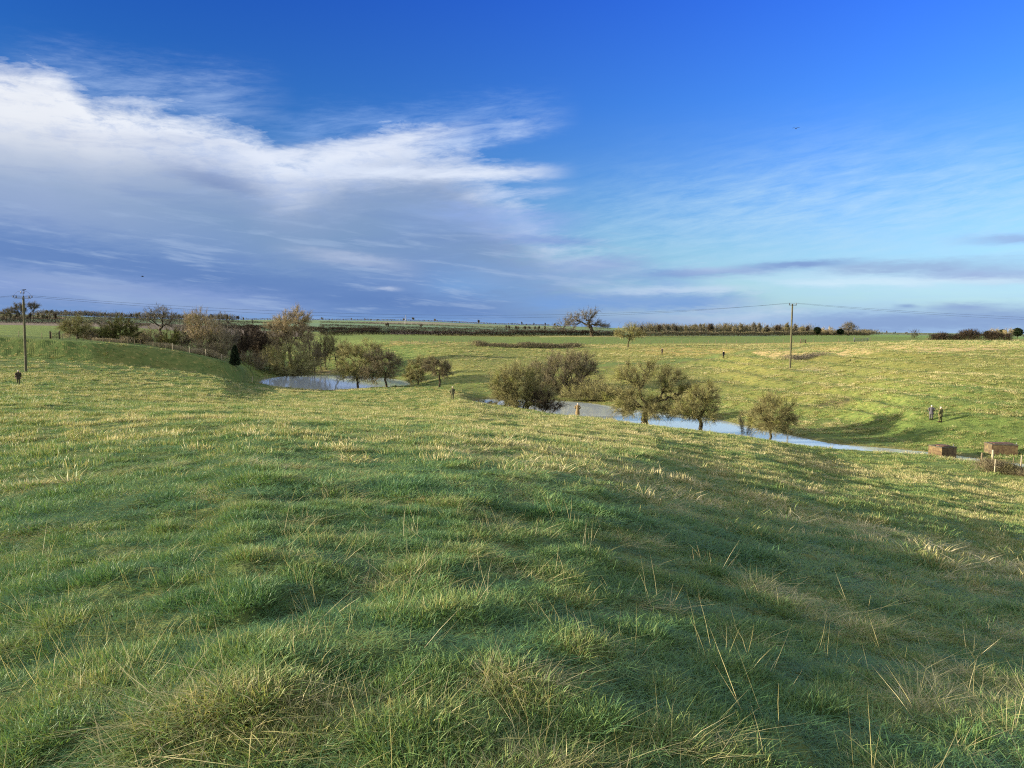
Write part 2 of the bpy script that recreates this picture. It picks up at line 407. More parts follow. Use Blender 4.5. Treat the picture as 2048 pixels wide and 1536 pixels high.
def pchip(xk, yk, x):
    h = np.diff(xk); s = np.diff(yk) / h
    m = np.zeros(len(xk)); m[0] = s[0]; m[-1] = s[-1]
    for i in range(1, len(xk) - 1):
        if s[i - 1] * s[i] > 0:
            w1 = 2 * h[i] + h[i - 1]; w2 = h[i] + 2 * h[i - 1]
            m[i] = (w1 + w2) / (w1 / s[i - 1] + w2 / s[i])
    i = np.clip(np.searchsorted(xk, x) - 1, 0, len(h) - 1)
    t = np.clip((x - xk[i]) / h[i], 0, 1)
    return (yk[i] * (2 * t**3 - 3 * t**2 + 1) + h[i] * m[i] * (t**3 - 2 * t**2 + t) + yk[i + 1] * (-2 * t**3 + 3 * t**2) + h[i] * m[i + 1] * (t**3 - t**2))

def px_theta(px):
    v = ray(px, 655); return math.atan2(v[0], v[1])
pxs = sorted(COLS)
cth, cR, cZ = [], [], []
for p in pxs:
    th = px_theta(p); k = 1 / math.cos(th)
    cth.append(th); cR.append([0.05] + [d * k for d, z in COLS[p]] + [12000]); cZ.append([-1.65] + [z for d, z in COLS[p]] + [COLS[p][-1][1] - 5])
back = [(3, -1.7), (8, -1.8), (25, -2.4), (50, -3.5), (85, -5)] + dry(110, -6, 130, -6) + [(140, -6), (155, -6), (195, -6), (240, -5.5), (300, -5), (350, -5), (600, -4), (1100, -2), (1900, 3), (5000, 3)]
for th in (-math.pi, -2.0, 2.0, math.pi):
    cth.append(th); cR.append([0.05] + [d for d, z in back] + [12000]); cZ.append([-1.65] + [z for d, z in back] + [-2])
o_ = np.argsort(cth); cth = np.array(cth)[o_]; cR = np.array(cR)[o_]; cZ = np.array(cZ)[o_]
TH = np.concatenate([np.linspace(-math.pi, -0.95, 90, endpoint=False), np.linspace(-0.95, 0.95, 1000, endpoint=False), np.linspace(0.95, math.pi, 90)])
lg = math.log
LR = np.concatenate([np.linspace(lg(0.3), lg(2.5), 40, endpoint=False), np.linspace(lg(2.5), lg(130), 880, endpoint=False), np.linspace(lg(130), lg(11000), 340)])
NR = len(LR)
RR = np.exp(LR)
base = np.zeros((len(TH), NR))
kR = np.array([pchip(cth, cR[:, j], TH) for j in range(cR.shape[1])]).T
kZ = np.array([pchip(cth, cZ[:, j], TH) for j in range(cZ.shape[1])]).T
for i in range(len(TH)):
    base[i] = pchip(np.log(kR[i]), kZ[i], LR)
_k = np.exp(-0.5 * (np.arange(-24, 25) / 9.0) ** 2); _k /= _k.sum()
_sm = np.apply_along_axis(lambda c: np.convolve(np.pad(c, 24, mode='edge'), _k, 'valid'), 0, base)
_w = np.clip((RR - 105) / 40, 0, 1)[None, :] * np.clip((TH - px_theta(480)) / 0.04, 0.0, 1)[:, None]
base = base * (1 - _w) + _sm * _w
def detail(x, y):
    r = np.hypot(x, y)
    near = np.clip(1.2 - r / 60, 0, 1)
    # crooked low ridges and tussock mounds in the pasture
    xr = x * 0.94 + y * 0.34; yr = -x * 0.34 + y * 0.94
    z = 0.045 * fbm(xr / 1.3, yr / 0.8, 3) * near + 0.035 * fbm(x / 0.35, y / 0.33, 2) * np.clip(1.2 - r / 25, 0, 1)
    z = z + 0.06 * np.maximum(fbm(xr / 0.65 + 3, yr / 0.5 + 8, 2), 0) ** 1.3 * np.clip(1.3 - r / 14, 0, 1)
    z = z + 0.12 * np.maximum(fbm(xr / 0.50 + 31, yr / 0.5 + 2, 2) - 0.05, 0) * np.clip((r - 4) / 8, 0, 1) * np.clip(1.4 - r / 100, 0, 1)
    z = z + 0.10 * fbm(xr / 6 + 9, yr / 3.0 + 4, 3) * np.clip(r / 12, 0, 1) * np.clip(1.5 - r / 500, 0, 1)
    z = z + 0.10 * fbm(x / 1.9, y / 1.9, 2) * np.clip(r / 40, 0, 1) * np.clip(1.6 - r / 260, 0, 1)
    return z
THg, RRg = np.meshgrid(TH, RR, indexing='ij')
GX, GY = np.sin(THg) * RRg, np.cos(THg) * RRg
keep = np.clip((base - WATER) / 0.9, 0.12, 1)     # calm the noise at the waterline
keep = np.where((base > -12.9), keep, 0.12)
_side = np.clip((RRg - 100) / 12, 0, 1) * np.clip((250 - RRg) / 30, 0, 1) * np.clip((THg - 0.02) / 0.08, 0, 1)
_lyn = np.sin(base * 2 * math.pi / 1.15 + 1.6 * fbm(GX / 26, GY / 26, 2))
base = base + 0.27 * _lyn * _side * np.clip((base + 12.2) / 0.8, 0, 1) * np.clip((-3.0 - base) / 0.6, 0, 1)
GZ = base + detail(GX, GY) * keep
def H(x, y):
    """ground height (relative to the eye)"""
    x = np.asarray(x, float); y = np.asarray(y, float)
    th = np.arctan2(x, y); lr = np.log(np.maximum(np.hypot(x, y), 0.31))
    i = np.clip(np.searchsorted(TH, th) - 1, 0, len(TH) - 2); a = (th - TH[i]) / (TH[i + 1] - TH[i])
    j = np.clip(np.searchsorted(LR, lr) - 1, 0, NR - 2); c = np.clip((lr - LR[j]) / (LR[j + 1] - LR[j]), 0, 1)
    return (GZ[i, j] * (1 - a) * (1 - c) + GZ[i + 1, j] * a * (1 - c) + GZ[i, j + 1] * (1 - a) * c + GZ[i + 1, j + 1] * a * c)
def at(px, d):
    """world point on the ground in photo column px at forward distance d"""
    z = 0.0
    x = math.tan(px_theta(px)) * d
    for _ in range(3):
        z = float(H(x, d)); q, _y = pix(x, d, z); x += (px - q) / F * d
    return x, d, z + EYE
def size(n, d): return n * d / F

# ------------------------------------------------------------------ materials
def mat(name, f):
    m = bpy.data.materials.new(name); m.use_nodes = True
    t = m.node_tree; t.nodes.clear()
    b = NB(t); out = t.nodes.new('ShaderNodeOutputMaterial')
    sh = f(b); t.links.new(sh, out.inputs[0])
    return m
def bsdf(b, col, rough=0.8, normal=None, spec=0.3, trans=None, metal=0.0):
    o = b.n('ShaderNodeBsdfPrincipled')
    b.put(o.inputs['Base Color'], col); b.put(o.inputs['Roughness'], rough)
    o.inputs['Specular IOR Level'].default_value = spec; o.inputs['Metallic'].default_value = metal
    if normal is not None: b.put(o.inputs['Normal'], normal)
    return o.outputs[0]
def bump(b, h, strength, dist):
    o = b.n('ShaderNodeBump'); b.put(o.inputs['Height'], h)
    o.inputs['Strength'].default_value = strength; o.inputs['Distance'].default_value = dist
    return o.outputs[0]
def pos(b): return b.n('ShaderNodeNewGeometry').outputs['Position']
def objc(b): return b.n('ShaderNodeTexCoord').outputs['Object']

def ground_shader(b):
    a = b.n('ShaderNodeAttribute', attribute_name='fcol')
    rough_ = b.n('ShaderNodeAttribute', attribute_name='pasture').outputs['Fac']
    sep = b.n('ShaderNodeSeparateXYZ'); b.put(sep.inputs[0], pos(b))
    p = b.comb(sep.outputs[0], sep.outputs[1], b.mul(sep.outputs[2], 0.3))
    n1 = b.noise(p, 0.09, 4, 0.6)
    n2 = b.noise(p, 0.9, 5, 0.62)
    n3 = b.noise(p, 5.0, 5, 0.65)
    pst = b.comb(b.mul(sep.outputs[0], 0.55), sep.outputs[1], 0.0)
    n4 = b.noise(pst, 2.2, 4, 0.6, 0.4)
    col = b.mix(b.mul(b.ss(n4, 0.52, 0.72), b.mul(rough_, 0.65)), a.outputs['Color'], (0.36, 0.27, 0.095, 1))
    col = b.mix(b.mul(b.ss(n1, 0.45, 0.7), b.mul(rough_, 0.35)), col, (0.25, 0.20, 0.055, 1))
    col = b.mix(b.mul(b.ss(n2, 0.55, 0.30), b.mul(rough_, 0.5)), col, (0.055, 0.085, 0.02, 1))
    v = b.mul(b.add(0.70, b.mul(n3, 0.6)), 1.0)
    col = b.mix(1.0, col, b.comb(v, v, v), 'MULTIPLY')
    h = b.add(b.mul(n2, 0.6), b.mul(n3, 0.25))
    # upright grass catches a low sun: mix a leafy translucent lobe with the turf
    nrm = bump(b, h, 0.9, 0.35)
    return bsdf(b, col, 0.95, nrm, 0.1)
M_ground = mat('turf', ground_shader)

def grass_shader(b):
    t = b.n('ShaderNodeAttribute', attribute_name='tint', attribute_type='INSTANCER').outputs['Fac']
    bv = b.n('ShaderNodeAttribute', attribute_name='bv').outputs['Fac']
    hh = b.n('ShaderNodeAttribute', attribute_name='hh').outputs['Fac']
    k = b.m('ADD', t, b.mul(b.sub(bv, 0.5), 0.50), clamp=True)
    col = b.ramp(k, [(0.0, (0.060, 0.142, 0.054)), (0.28, (0.125, 0.215, 0.062)), (0.50, (0.20, 0.245, 0.072)), (0.72, (0.36, 0.32, 0.135)), (1.0, (0.58, 0.50, 0.29))])
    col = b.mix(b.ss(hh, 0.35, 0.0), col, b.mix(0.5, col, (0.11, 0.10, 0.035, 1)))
    d = b.n('ShaderNodeBsdfPrincipled'); b.put(d.inputs['Base Color'], col)
    d.inputs['Roughness'].default_value = 0.55; d.inputs['Specular IOR Level'].default_value = 0.28
    tr = b.n('ShaderNodeBsdfTranslucent'); b.put(tr.inputs[0], b.mix(1.0, col, (1.15, 1.15, 0.7, 1), 'MULTIPLY'))
    mx = b.n('ShaderNodeMixShader'); mx.inputs[0].default_value = 0.25
    b.t.links.new(d.outputs[0], mx.inputs[1]); b.t.links.new(tr.outputs[0], mx.inputs[2])
    return mx.outputs[0]
M_grass = mat('grass_blade', grass_shader)

def water_shader(b):
    p = pos(b)
    n = b.noise(p, 1.6, 3, 0.5); n2 = b.noise(p, 7.0, 2, 0.5)
    nr = bump(b, b.add(n, b.mul(n2, 0.25)), 0.010, 0.3)
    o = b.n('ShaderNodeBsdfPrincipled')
    o.inputs['Base Color'].default_value = (0.38, 0.42, 0.42, 1); o.inputs['Roughness'].default_value = 0.04  # pale base stands in for the bright sky reflection
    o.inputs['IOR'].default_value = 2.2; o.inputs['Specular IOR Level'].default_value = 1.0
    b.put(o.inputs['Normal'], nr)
    return o.outputs[0]
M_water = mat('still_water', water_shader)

def twig_mat(name, c1, c2, c3=None, scale=1.5):
    def f(b):
        p = pos(b)
        col = b.mix(b.ss(b.noise(p, scale, 3), 0.38, 0.62), (*c1, 1), (*c2, 1))
        if c3: col = b.mix(b.ss(b.noise(p, scale * 0.45, 3), 0.50, 0.66), col, (*c3, 1))
        return bsdf(b, col, 0.85, None, 0.15)
    return mat(name, f)
M_bark = twig_mat('dark_bark', (0.030, 0.022, 0.014), (0.085, 0.070, 0.042))
M_bark_l = twig_mat('mossy_bark', (0.075, 0.060, 0.030), (0.17, 0.15, 0.075))
M_olive = twig_mat('lichen_twigs', (0.145, 0.128, 0.052), (0.275, 0.250, 0.115), (0.235, 0.235, 0.070))
M_brown = twig_mat('brown_twigs', (0.115, 0.094, 0.055), (0.215, 0.180, 0.110), (0.17, 0.155, 0.065))
M_tan = twig_mat('tan_twigs', (0.26, 0.205, 0.120), (0.38, 0.305, 0.185), (0.26, 0.225, 0.10))
M_grey = twig_mat('grey_twigs', (0.10, 0.088, 0.065), (0.18, 0.158, 0.115))
M_darktw = twig_mat('dark_twigs', (0.035, 0.026, 0.018), (0.085, 0.062, 0.040))
M_ivy = twig_mat('evergreen_leaf', (0.008, 0.016, 0.007), (0.022, 0.036, 0.013))
M_holly = twig_mat('olive_leaf', (0.060, 0.070, 0.020), (0.14, 0.14, 0.036), (0.09, 0.07, 0.03))

def wood_shader(c1, c2, sc=(30, 30, 2)):
    def f(b):
        mp = b.n('ShaderNodeMapping'); b.put(mp.inputs[0], objc(b)); mp.inputs['Scale'].default_value = sc
        n = b.noise(mp.outputs[0], 1.0, 4, 0.6)
        return bsdf(b, b.mix(b.ss(n, 0.35, 0.65), (*c1, 1), (*c2, 1)), 0.85, bump(b, n, 0.3, 0.02), 0.2)
    return f
M_pole = mat('creosoted_pine', wood_shader((0.055, 0.050, 0.028), (0.13, 0.12, 0.065)))
M_post = mat('weathered_post', wood_shader((0.10, 0.075, 0.045), (0.24, 0.19, 0.12)))
M_paleco = mat('pale_post', wood_shader((0.27, 0.23, 0.15), (0.42, 0.36, 0.25)))
M_metal = mat('galvanised_steel', lambda b: bsdf(b, (0.16, 0.16, 0.17, 1), 0.5, None, 0.5, None, 0.6))
M_wire = mat('weathered_conductor', lambda b: bsdf(b, (0.05, 0.055, 0.065, 1), 0.6))
M_insul = mat('brown_porcelain', lambda b: bsdf(b, (0.030, 0.018, 0.015, 1), 0.25, None, 0.5))
M_black = mat('black_feather', lambda b: bsdf(b, (0.012, 0.012, 0.015, 1), 0.5))

def brick_shader(b):
    mp = b.n('ShaderNodeMapping'); b.put(mp.inputs[0], objc(b)); mp.inputs['Rotation'].default_value = (math.radians(90), 0, 0)
    o = b.n('ShaderNodeTexBrick'); b.put(o.inputs['Vector'], mp.outputs[0])
    o.inputs['Color1'].default_value = (0.070, 0.042, 0.024, 1); o.inputs['Color2'].default_value = (0.125, 0.085, 0.045, 1)
    o.inputs['Mortar'].default_value = (0.09, 0.075, 0.05, 1); o.inputs['Scale'].default_value = 4.0; o.inputs['Mortar Size'].default_value = 0.012
    n = b.noise(objc(b), 3.0, 5, 0.65)
    col = b.mix(b.mul(b.ss(n, 0.42, 0.68), 0.75), o.outputs[0], (0.20, 0.15, 0.07, 1))
    col = b.mix(b.ss(n, 0.42, 0.25), col, (0.05, 0.03, 0.02, 1))
    return bsdf(b, col, 0.9, bump(b, o.outputs['Fac'], 0.4, 0.02), 0.2)
M_brick = mat('worn_brick', brick_shader)
M_rust = mat('rusty_iron', lambda b: bsdf(b, b.mix(b.ss(b.noise(objc(b), 5, 5, 0.65), 0.4, 0.62), (0.05, 0.028, 0.02, 1), (0.16, 0.09, 0.055, 1)), 0.8))
M_conc = mat('mossy_coping', lambda b: bsdf(b, b.mix(b.ss(b.noise(objc(b), 5, 5, 0.65), 0.4, 0.62), (0.05, 0.045, 0.03, 1), (0.12, 0.105, 0.07, 1)), 0.9))
def cloth(name, c, c2=None):
    def f(b):
        col = (*c, 1)
        if c2: col = b.mix(b.ss(b.noise(objc(b), 7.0, 3, 0.5), 0.45, 0.55), (*c, 1), (*c2, 1))
        n = b.noise(objc(b), 60, 3)
        return bsdf(b, col, 0.9, bump(b, n, 0.2, 0.01), 0.15)
    return mat(name, f)
M_skin = cloth('skin', (0.50, 0.30, 0.21)); M_hair = cloth('grey_hair', (0.42, 0.39, 0.34)); M_cap = cloth('cream_cap', (0.50, 0.46, 0.34))
M_tan_c = cloth('tan_cloth', (0.24, 0.17, 0.085), (0.19, 0.135, 0.065)); M_camo = cloth('camouflage_cloth', (0.15, 0.135, 0.06), (0.08, 0.08, 0.035))
M_grey_c = cloth('grey_cloth', (0.085, 0.080, 0.090)); M_dark_c = cloth('dark_cloth', (0.020, 0.020, 0.024)); M_brown_c = cloth('brown_cloth', (0.075, 0.060, 0.042), (0.045, 0.038, 0.028))
M_oliv_c = cloth('olive_cloth', (0.085, 0.085, 0.045)); M_boot = cloth('boot_leather', (0.03, 0.022, 0.016))

# ------------------------------------------------------------------ ground sheet
def inpoly(px, py, poly):
    r = np.zeros(px.shape, bool); n = len(poly)
    for i in range(n):
        (x0, y0), (x1, y1) = poly[i], poly[(i + 1) % n]
        c = ((y0 > py) != (y1 > py)) & (px < (x1 - x0) * (py - y0) / ((y1 - y0) + 1e-12) + x0)
        r ^= c
    return r
def build_ground():
    nT, nR = GX.shape
    idx = np.arange(nT * nR).reshape(nT, nR)
    X, Y, Z = GX.copy(), GY.copy(), GZ.copy()
    v = np.stack([X, Y, Z + EYE], -1).reshape(-1, 3)
    v = np.concatenate([v, [[0, 0, -1.65 + EYE]]])
    a = idx[:-1, :-1].ravel(); b_ = idx[1:, :-1].ravel(); c = idx[1:, 1:].ravel(); d = idx[:-1, 1:].ravel()
    q = np.stack([a, b_, c, d], -1)
    seam = np.stack([idx[-1, :-1], idx[0, :-1], idx[0, 1:], idx[-1, 1:]], -1)
    q = np.concatenate([q, seam])
    cen = len(v) - 1
    t = np.stack([np.full(nT, cen), np.roll(idx[:, 0], -1), idx[:, 0]], -1)
    th, r = THg, RRg
    ppx, ppy = pix(X, np.maximum(Y, 0.1), Z)
    col = np.zeros((nT, nR, 3)); past = np.ones((nT, nR))
    G = np.array
    # pasture: greener close by, more yellow on the far valley side
    side = np.clip((r - 105) / 40, 0, 1) * np.clip((ppx - 820) / 80, 0, 1)
    n = fbm(X / 22, Y / 22, 3)[..., None]
    near_c = G([0.13, 0.175, 0.045]); hill_c = G([0.175, 0.180, 0.050])
    col[:] = near_c * (1 - side[..., None]) + hill_c * side[..., None]
    # greener valley floor and track
    floor = np.clip((-10.9 - GZ) / 1.0, 0, 1) * side
    col = col * (1 - 0.8 * floor[..., None]) + G([0.115, 0.155, 0.040]) * 0.8 * floor[..., None]
    col = col * (1 + 0.22 * n)
    front = (Y > 5)
    def paint(poly, c, lo=0, hi=1e9, p=0.0, k=1.0):
        m = inpoly(ppx, ppy, poly) & front & (r > lo) & (r < hi)
        col[m] = col[m] * (1 - k) + G(c) * k; past[m] = p * k + past[m] * (1 - k)
    # everything further than the earthworks: arable land and meadows
    m = front & (r > 700); col[m] = G([0.13, 0.185, 0.085]); past[m] = 0.1
    # left: bright field beyond the earthwork
    paint([(-900, 600), (520, 600), (520, 745), (420, 722), (250, 695), (0, 679), (-900, 660)], (0.12, 0.165, 0.038), 167, 345, 0.35)
    # left: ploughed strip
    paint([(-900, 600), (600, 600), (600, 700), (-900, 700)], (0.145, 0.115, 0.085), 345, 640, 0.0)
    paint([(-900, 600), (700, 600), (700, 700), (-900, 700)], (0.12, 0.18, 0.095), 640, 1120, 0.0)
    paint([(-900, 600), (130, 600), (130, 700), (-900, 700)], (0.23, 0.15, 0.09), 1120, 1500, 0.0)
    # the light green field right of the willow
    paint([(520, 600), (2600, 600), (2600, 720), (520, 720)], (0.12, 0.19, 0.095), 440, 860, 0.0)
    paint([(780, 600), (2600, 600), (2600, 663), (1200, 663), (780, 669)], (0.19, 0.15, 0.115), 380, 600, 0.0)
    paint([(560, 600), (1500, 600), (1500, 720), (560, 720)], (0.12, 0.18, 0.10), 860, 1500, 0.0)
    paint([(700, 644), (900, 642), (1130, 650), (1130, 656), (900, 649), (760, 648)], (0.20, 0.18, 0.12), 900, 2000, 0.0)
    # crop field on the plateau
    def strip(lo_px, hi_px, d0, d1, c, p):
        """d0, d1: [(px, distance) ...] near and far limits of a field"""
        q0 = np.interp(ppx, [a for a, _ in d0], [a for _, a in d0]); q1 = np.interp(ppx, [a for a, _ in d1], [a for _, a in d1])
        m = front & (ppx > lo_px) & (ppx < hi_px) & (Y > q0) & (Y < q1)
        col[m] = G(c); past[m] = p
    crop = (0.12, 0.160, 0.038)
    strip(640, 1850, [(640, 300), (780, 266), (1150, 262), (1290, 268), (1400, 280), (1540, 268), (1700, 262), (1850, 262)],
          [(640, 342), (780, 344), (1150, 352), (1290, 384), (1540, 425), (1850, 470)], crop, 0.08)
    strip(1080, 1290, [(1080, 330), (1290, 360)], [(1080, 352), (1290, 384)], (0.30, 0.27, 0.10), 0.6)
    strip(1560, 2600, [(1560, 440), (1700, 420), (2600, 300)], [(1560, 900), (2600, 1400)], (0.14, 0.21, 0.05), 0.1)
    # dry straw strip along the right shoulder, and above the valley side
    strip(1480, 4200, [(1480, 205), (1560, 168), (1860, 150), (4200, 120)], [(1480, 222), (1560, 205), (1860, 182), (4200, 150)], (0.46, 0.34, 0.15), 0.5)
    strip(780, 1500, [(780, 246), (1150, 246), (1500, 215)], [(780, 262), (1150, 258), (1500, 258)], (0.33, 0.26, 0.10), 0.8)
    strip(1290, 1700, [(1290, 215), (1500, 195), (1700, 190)], [(1290, 262), (1500, 262), (1700, 255)], (0.30, 0.235, 0.08), 1.0)
    # smooth green track climbing the valley side
    def track(pts, w, c, k):
        P = [at(px, d)[:2] for px, d in pts]
        best = np.full(X.shape, 1e9)
        for (x0, y0), (x1, y1) in zip(P, P[1:]):
            L2 = (x1 - x0) ** 2 + (y1 - y0) ** 2
            t_ = np.clip(((X - x0) * (x1 - x0) + (Y - y0) * (y1 - y0)) / L2, 0, 1)
            best = np.minimum(best, np.hypot(X - x0 - t_ * (x1 - x0), Y - y0 - t_ * (y1 - y0)))
        g = (np.clip(1.3 - best / w, 0, 1) * k)[..., None]
        col[:] = col * (1 - g) + G(c) * g; past[:] = past * (1 - g[..., 0] * 0.8)
    track([(1090, 190), (1200, 185), (1330, 192), (1480, 200), (1600, 215), (1700, 225)], 5.0, (0.095, 0.140, 0.040), 0.85)
    track([(1200, 181), (1330, 188), (1450, 196)], 0.8, (0.10, 0.07, 0.035), 0.6)
    track([(1640, 92), (1760, 88), (1900, 90), (2048, 84)], 3.2, (0.105, 0.150, 0.038), 0.9)
    # the earthwork side on the left is painted a darker green
    m = front & (ppx < 540) & (r > 118) & (r < 182) & (ppy > 650)
    col[m] = col[m] * 0.3 + G([0.065, 0.100, 0.028]) * 0.7
    # mud: churned hollow below the trees, trampled water margins
    def blot(px, d, rx, ry, c, k, az=0.0):
        x0, y0, _ = at(px, d)
        u = (X - x0) / rx; w = (Y - y0) / ry
        g = np.clip(1.5 - np.hypot(u, w) * 1.2 + 0.35 * fbm(X / 1.3, Y / 1.3, 3), 0, 1)[..., None] * k
        col[:] = col * (1 - g) + G(c) * g; past[:] = past * (1 - 0.6 * g[..., 0])
    blot(1660, 111, 6.0, 2.6, (0.050, 0.042, 0.030), 0.9)
    blot(955, 133, 4.5, 3.5, (0.050, 0.044, 0.028), 0.9)
    blot(1620, 142, 3.0, 4.0, (0.22, 0.18, 0.12), 0.7)
    blot(650, 205, 8, 5, (0.26, 0.17, 0.11), 0.8)
    blot(2040, 68, 2.5, 2.0, (0.34, 0.20, 0.12), 0.75)
    shore = np.clip(1 - np.abs(GZ - (WATER + 0.05)) / 0.22, 0, 1) * front * (r < 240)
    col[:] = col * (1 - 0.65 * shore[..., None]) + G([0.13, 0.105, 0.055]) * 0.65 * shore[..., None]
    bed = (GZ < WATER - 0.05) & front
    col[bed] = G([0.04, 0.035, 0.025]); past[bed] = 0
    # lush close-up sward: the soil shows between the blades
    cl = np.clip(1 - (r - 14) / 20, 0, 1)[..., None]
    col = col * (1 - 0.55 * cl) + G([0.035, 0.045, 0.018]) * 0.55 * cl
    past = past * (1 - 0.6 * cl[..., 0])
    rgba = np.concatenate([np.concatenate([col.reshape(-1, 3), [[0.05, 0.07, 0.02]]]), np.ones((nT * nR + 1, 1))], 1)
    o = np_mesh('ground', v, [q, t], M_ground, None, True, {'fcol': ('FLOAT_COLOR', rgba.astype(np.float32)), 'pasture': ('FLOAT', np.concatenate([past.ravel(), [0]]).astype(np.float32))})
    tag(o, kind='structure')
    return past
PAST = build_ground()
# ------------------------------------------------------------------ water
def water(name, rows):
    z = EYE + WATER + 0.001
    v = []
    for px, d0, d1 in rows: v += [(*at(px, d0)[:2], z), (*at(px, d1)[:2], z)]
    q = [[2 * i, 2 * i + 2, 2 * i + 3, 2 * i + 1] for i in range(len(rows) - 1)]
    o = np_mesh(name, np.array(v), np.array(q), M_water)
    tag(o, kind='structure'); return o
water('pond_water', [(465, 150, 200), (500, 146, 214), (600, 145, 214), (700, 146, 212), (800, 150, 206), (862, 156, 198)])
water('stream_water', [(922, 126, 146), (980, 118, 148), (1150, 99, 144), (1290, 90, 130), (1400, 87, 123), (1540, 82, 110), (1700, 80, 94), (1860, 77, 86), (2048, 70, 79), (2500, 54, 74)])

# ------------------------------------------------------------------ grass (uncountable)
def clump(name, n, rad, h0, h1, w, lean, curve, bv=(0, 1), wind=0.25, seed=0):
    g = np.random.default_rng(seed)
    a = g.random(n) * 2 * math.pi; r = np.sqrt(g.random(n)) * rad
    bx, by = np.cos(a) * r, np.sin(a) * r
    h = h0 + (h1 - h0) * g.random(n) ** 1.4
    la = a + g.normal(0, 0.9, n)
    ln = np.abs(g.normal(0, lean, n)) + lean * 0.4 * r / rad
    dx, dy = np.cos(la) * ln + wind * g.random(n), np.sin(la) * ln
    f = g.random(n) * math.pi
    wx, wy = np.cos(f) * w / 2, np.sin(f) * w / 2
    V = []; Hh = []
    for t, ww in ((0, 1.0), (0.5, 0.85), (1.0, 0.0)):
        k = t + curve * t * t
        cx, cy, cz = bx + dx * h * k, by + dy * h * k, h * t * (1 - 0.35 * np.minimum(ln, 1.2) * t)
        if t < 1:
            V += [np.stack([cx - wx * ww, cy - wy * ww, cz], -1), np.stack([cx + wx * ww, cy + wy * ww, cz], -1)]; Hh += [np.full(n, t)] * 2
        else:
            V += [np.stack([cx, cy, cz], -1)]; Hh += [np.full(n, t)]
    V = np.concatenate(V); Hh = np.concatenate(Hh)
    i = np.arange(n)
    q = np.stack([i, i + n, i + 3 * n, i + 2 * n], -1); t3 = np.stack([i + 2 * n, i + 3 * n, i + 4 * n], -1)
    bvv = np.tile(bv[0] + (bv[1] - bv[0]) * g.random(n), 5)
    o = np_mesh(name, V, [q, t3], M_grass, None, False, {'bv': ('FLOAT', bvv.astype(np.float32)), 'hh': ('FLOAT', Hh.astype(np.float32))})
    COL.objects.unlink(o)
    return o
lib = bpy.data.collections.new('sward_library')
def addlib(o): lib.objects.link(o)
# names sort alphabetically = instance index
for k in range(4): addlib(clump('a%d_lawn' % k, 85, 0.13, 0.018, 0.054, 0.0048, 0.95, 0.6, seed=10 + k))
for k in range(3): addlib(clump('b%d_tuft' % k, 90, 0.13, 0.035, 0.115, 0.0050, 0.8, 0.9, seed=20 + k))
for k in range(3): addlib(clump('c%d_straw' % k, 95, 0.13, 0.035, 0.14, 0.0042, 0.9, 0.9, (0.25, 1.25), 0.3, seed=30 + k))
for k in range(4): addlib(clump('d%d_stalk' % k, 4, 0.10, 0.18, 0.42, 0.0026, 0.35, 0.12, (0.3, 1.1), 0.35, seed=40 + k))
for k in range(4): addlib(clump('e%d_coarse' % k, 56, 0.34, 0.05, 0.125, 0.017, 0.55, 0.7, seed=50 + k))
for k in range(3): addlib(clump('g%d_thatch' % k, 60, 0.15, 0.05, 0.11, 0.0042, 1.5, 0.5, (0.3, 1.05), 0.4, seed=80 + k))
for k in range(3): addlib(clump('f%d_tussock' % k, 76, 0.30, 0.06, 0.22, 0.018, 0.7, 0.7, (0.1, 1.1), 0.3, seed=60 + k))
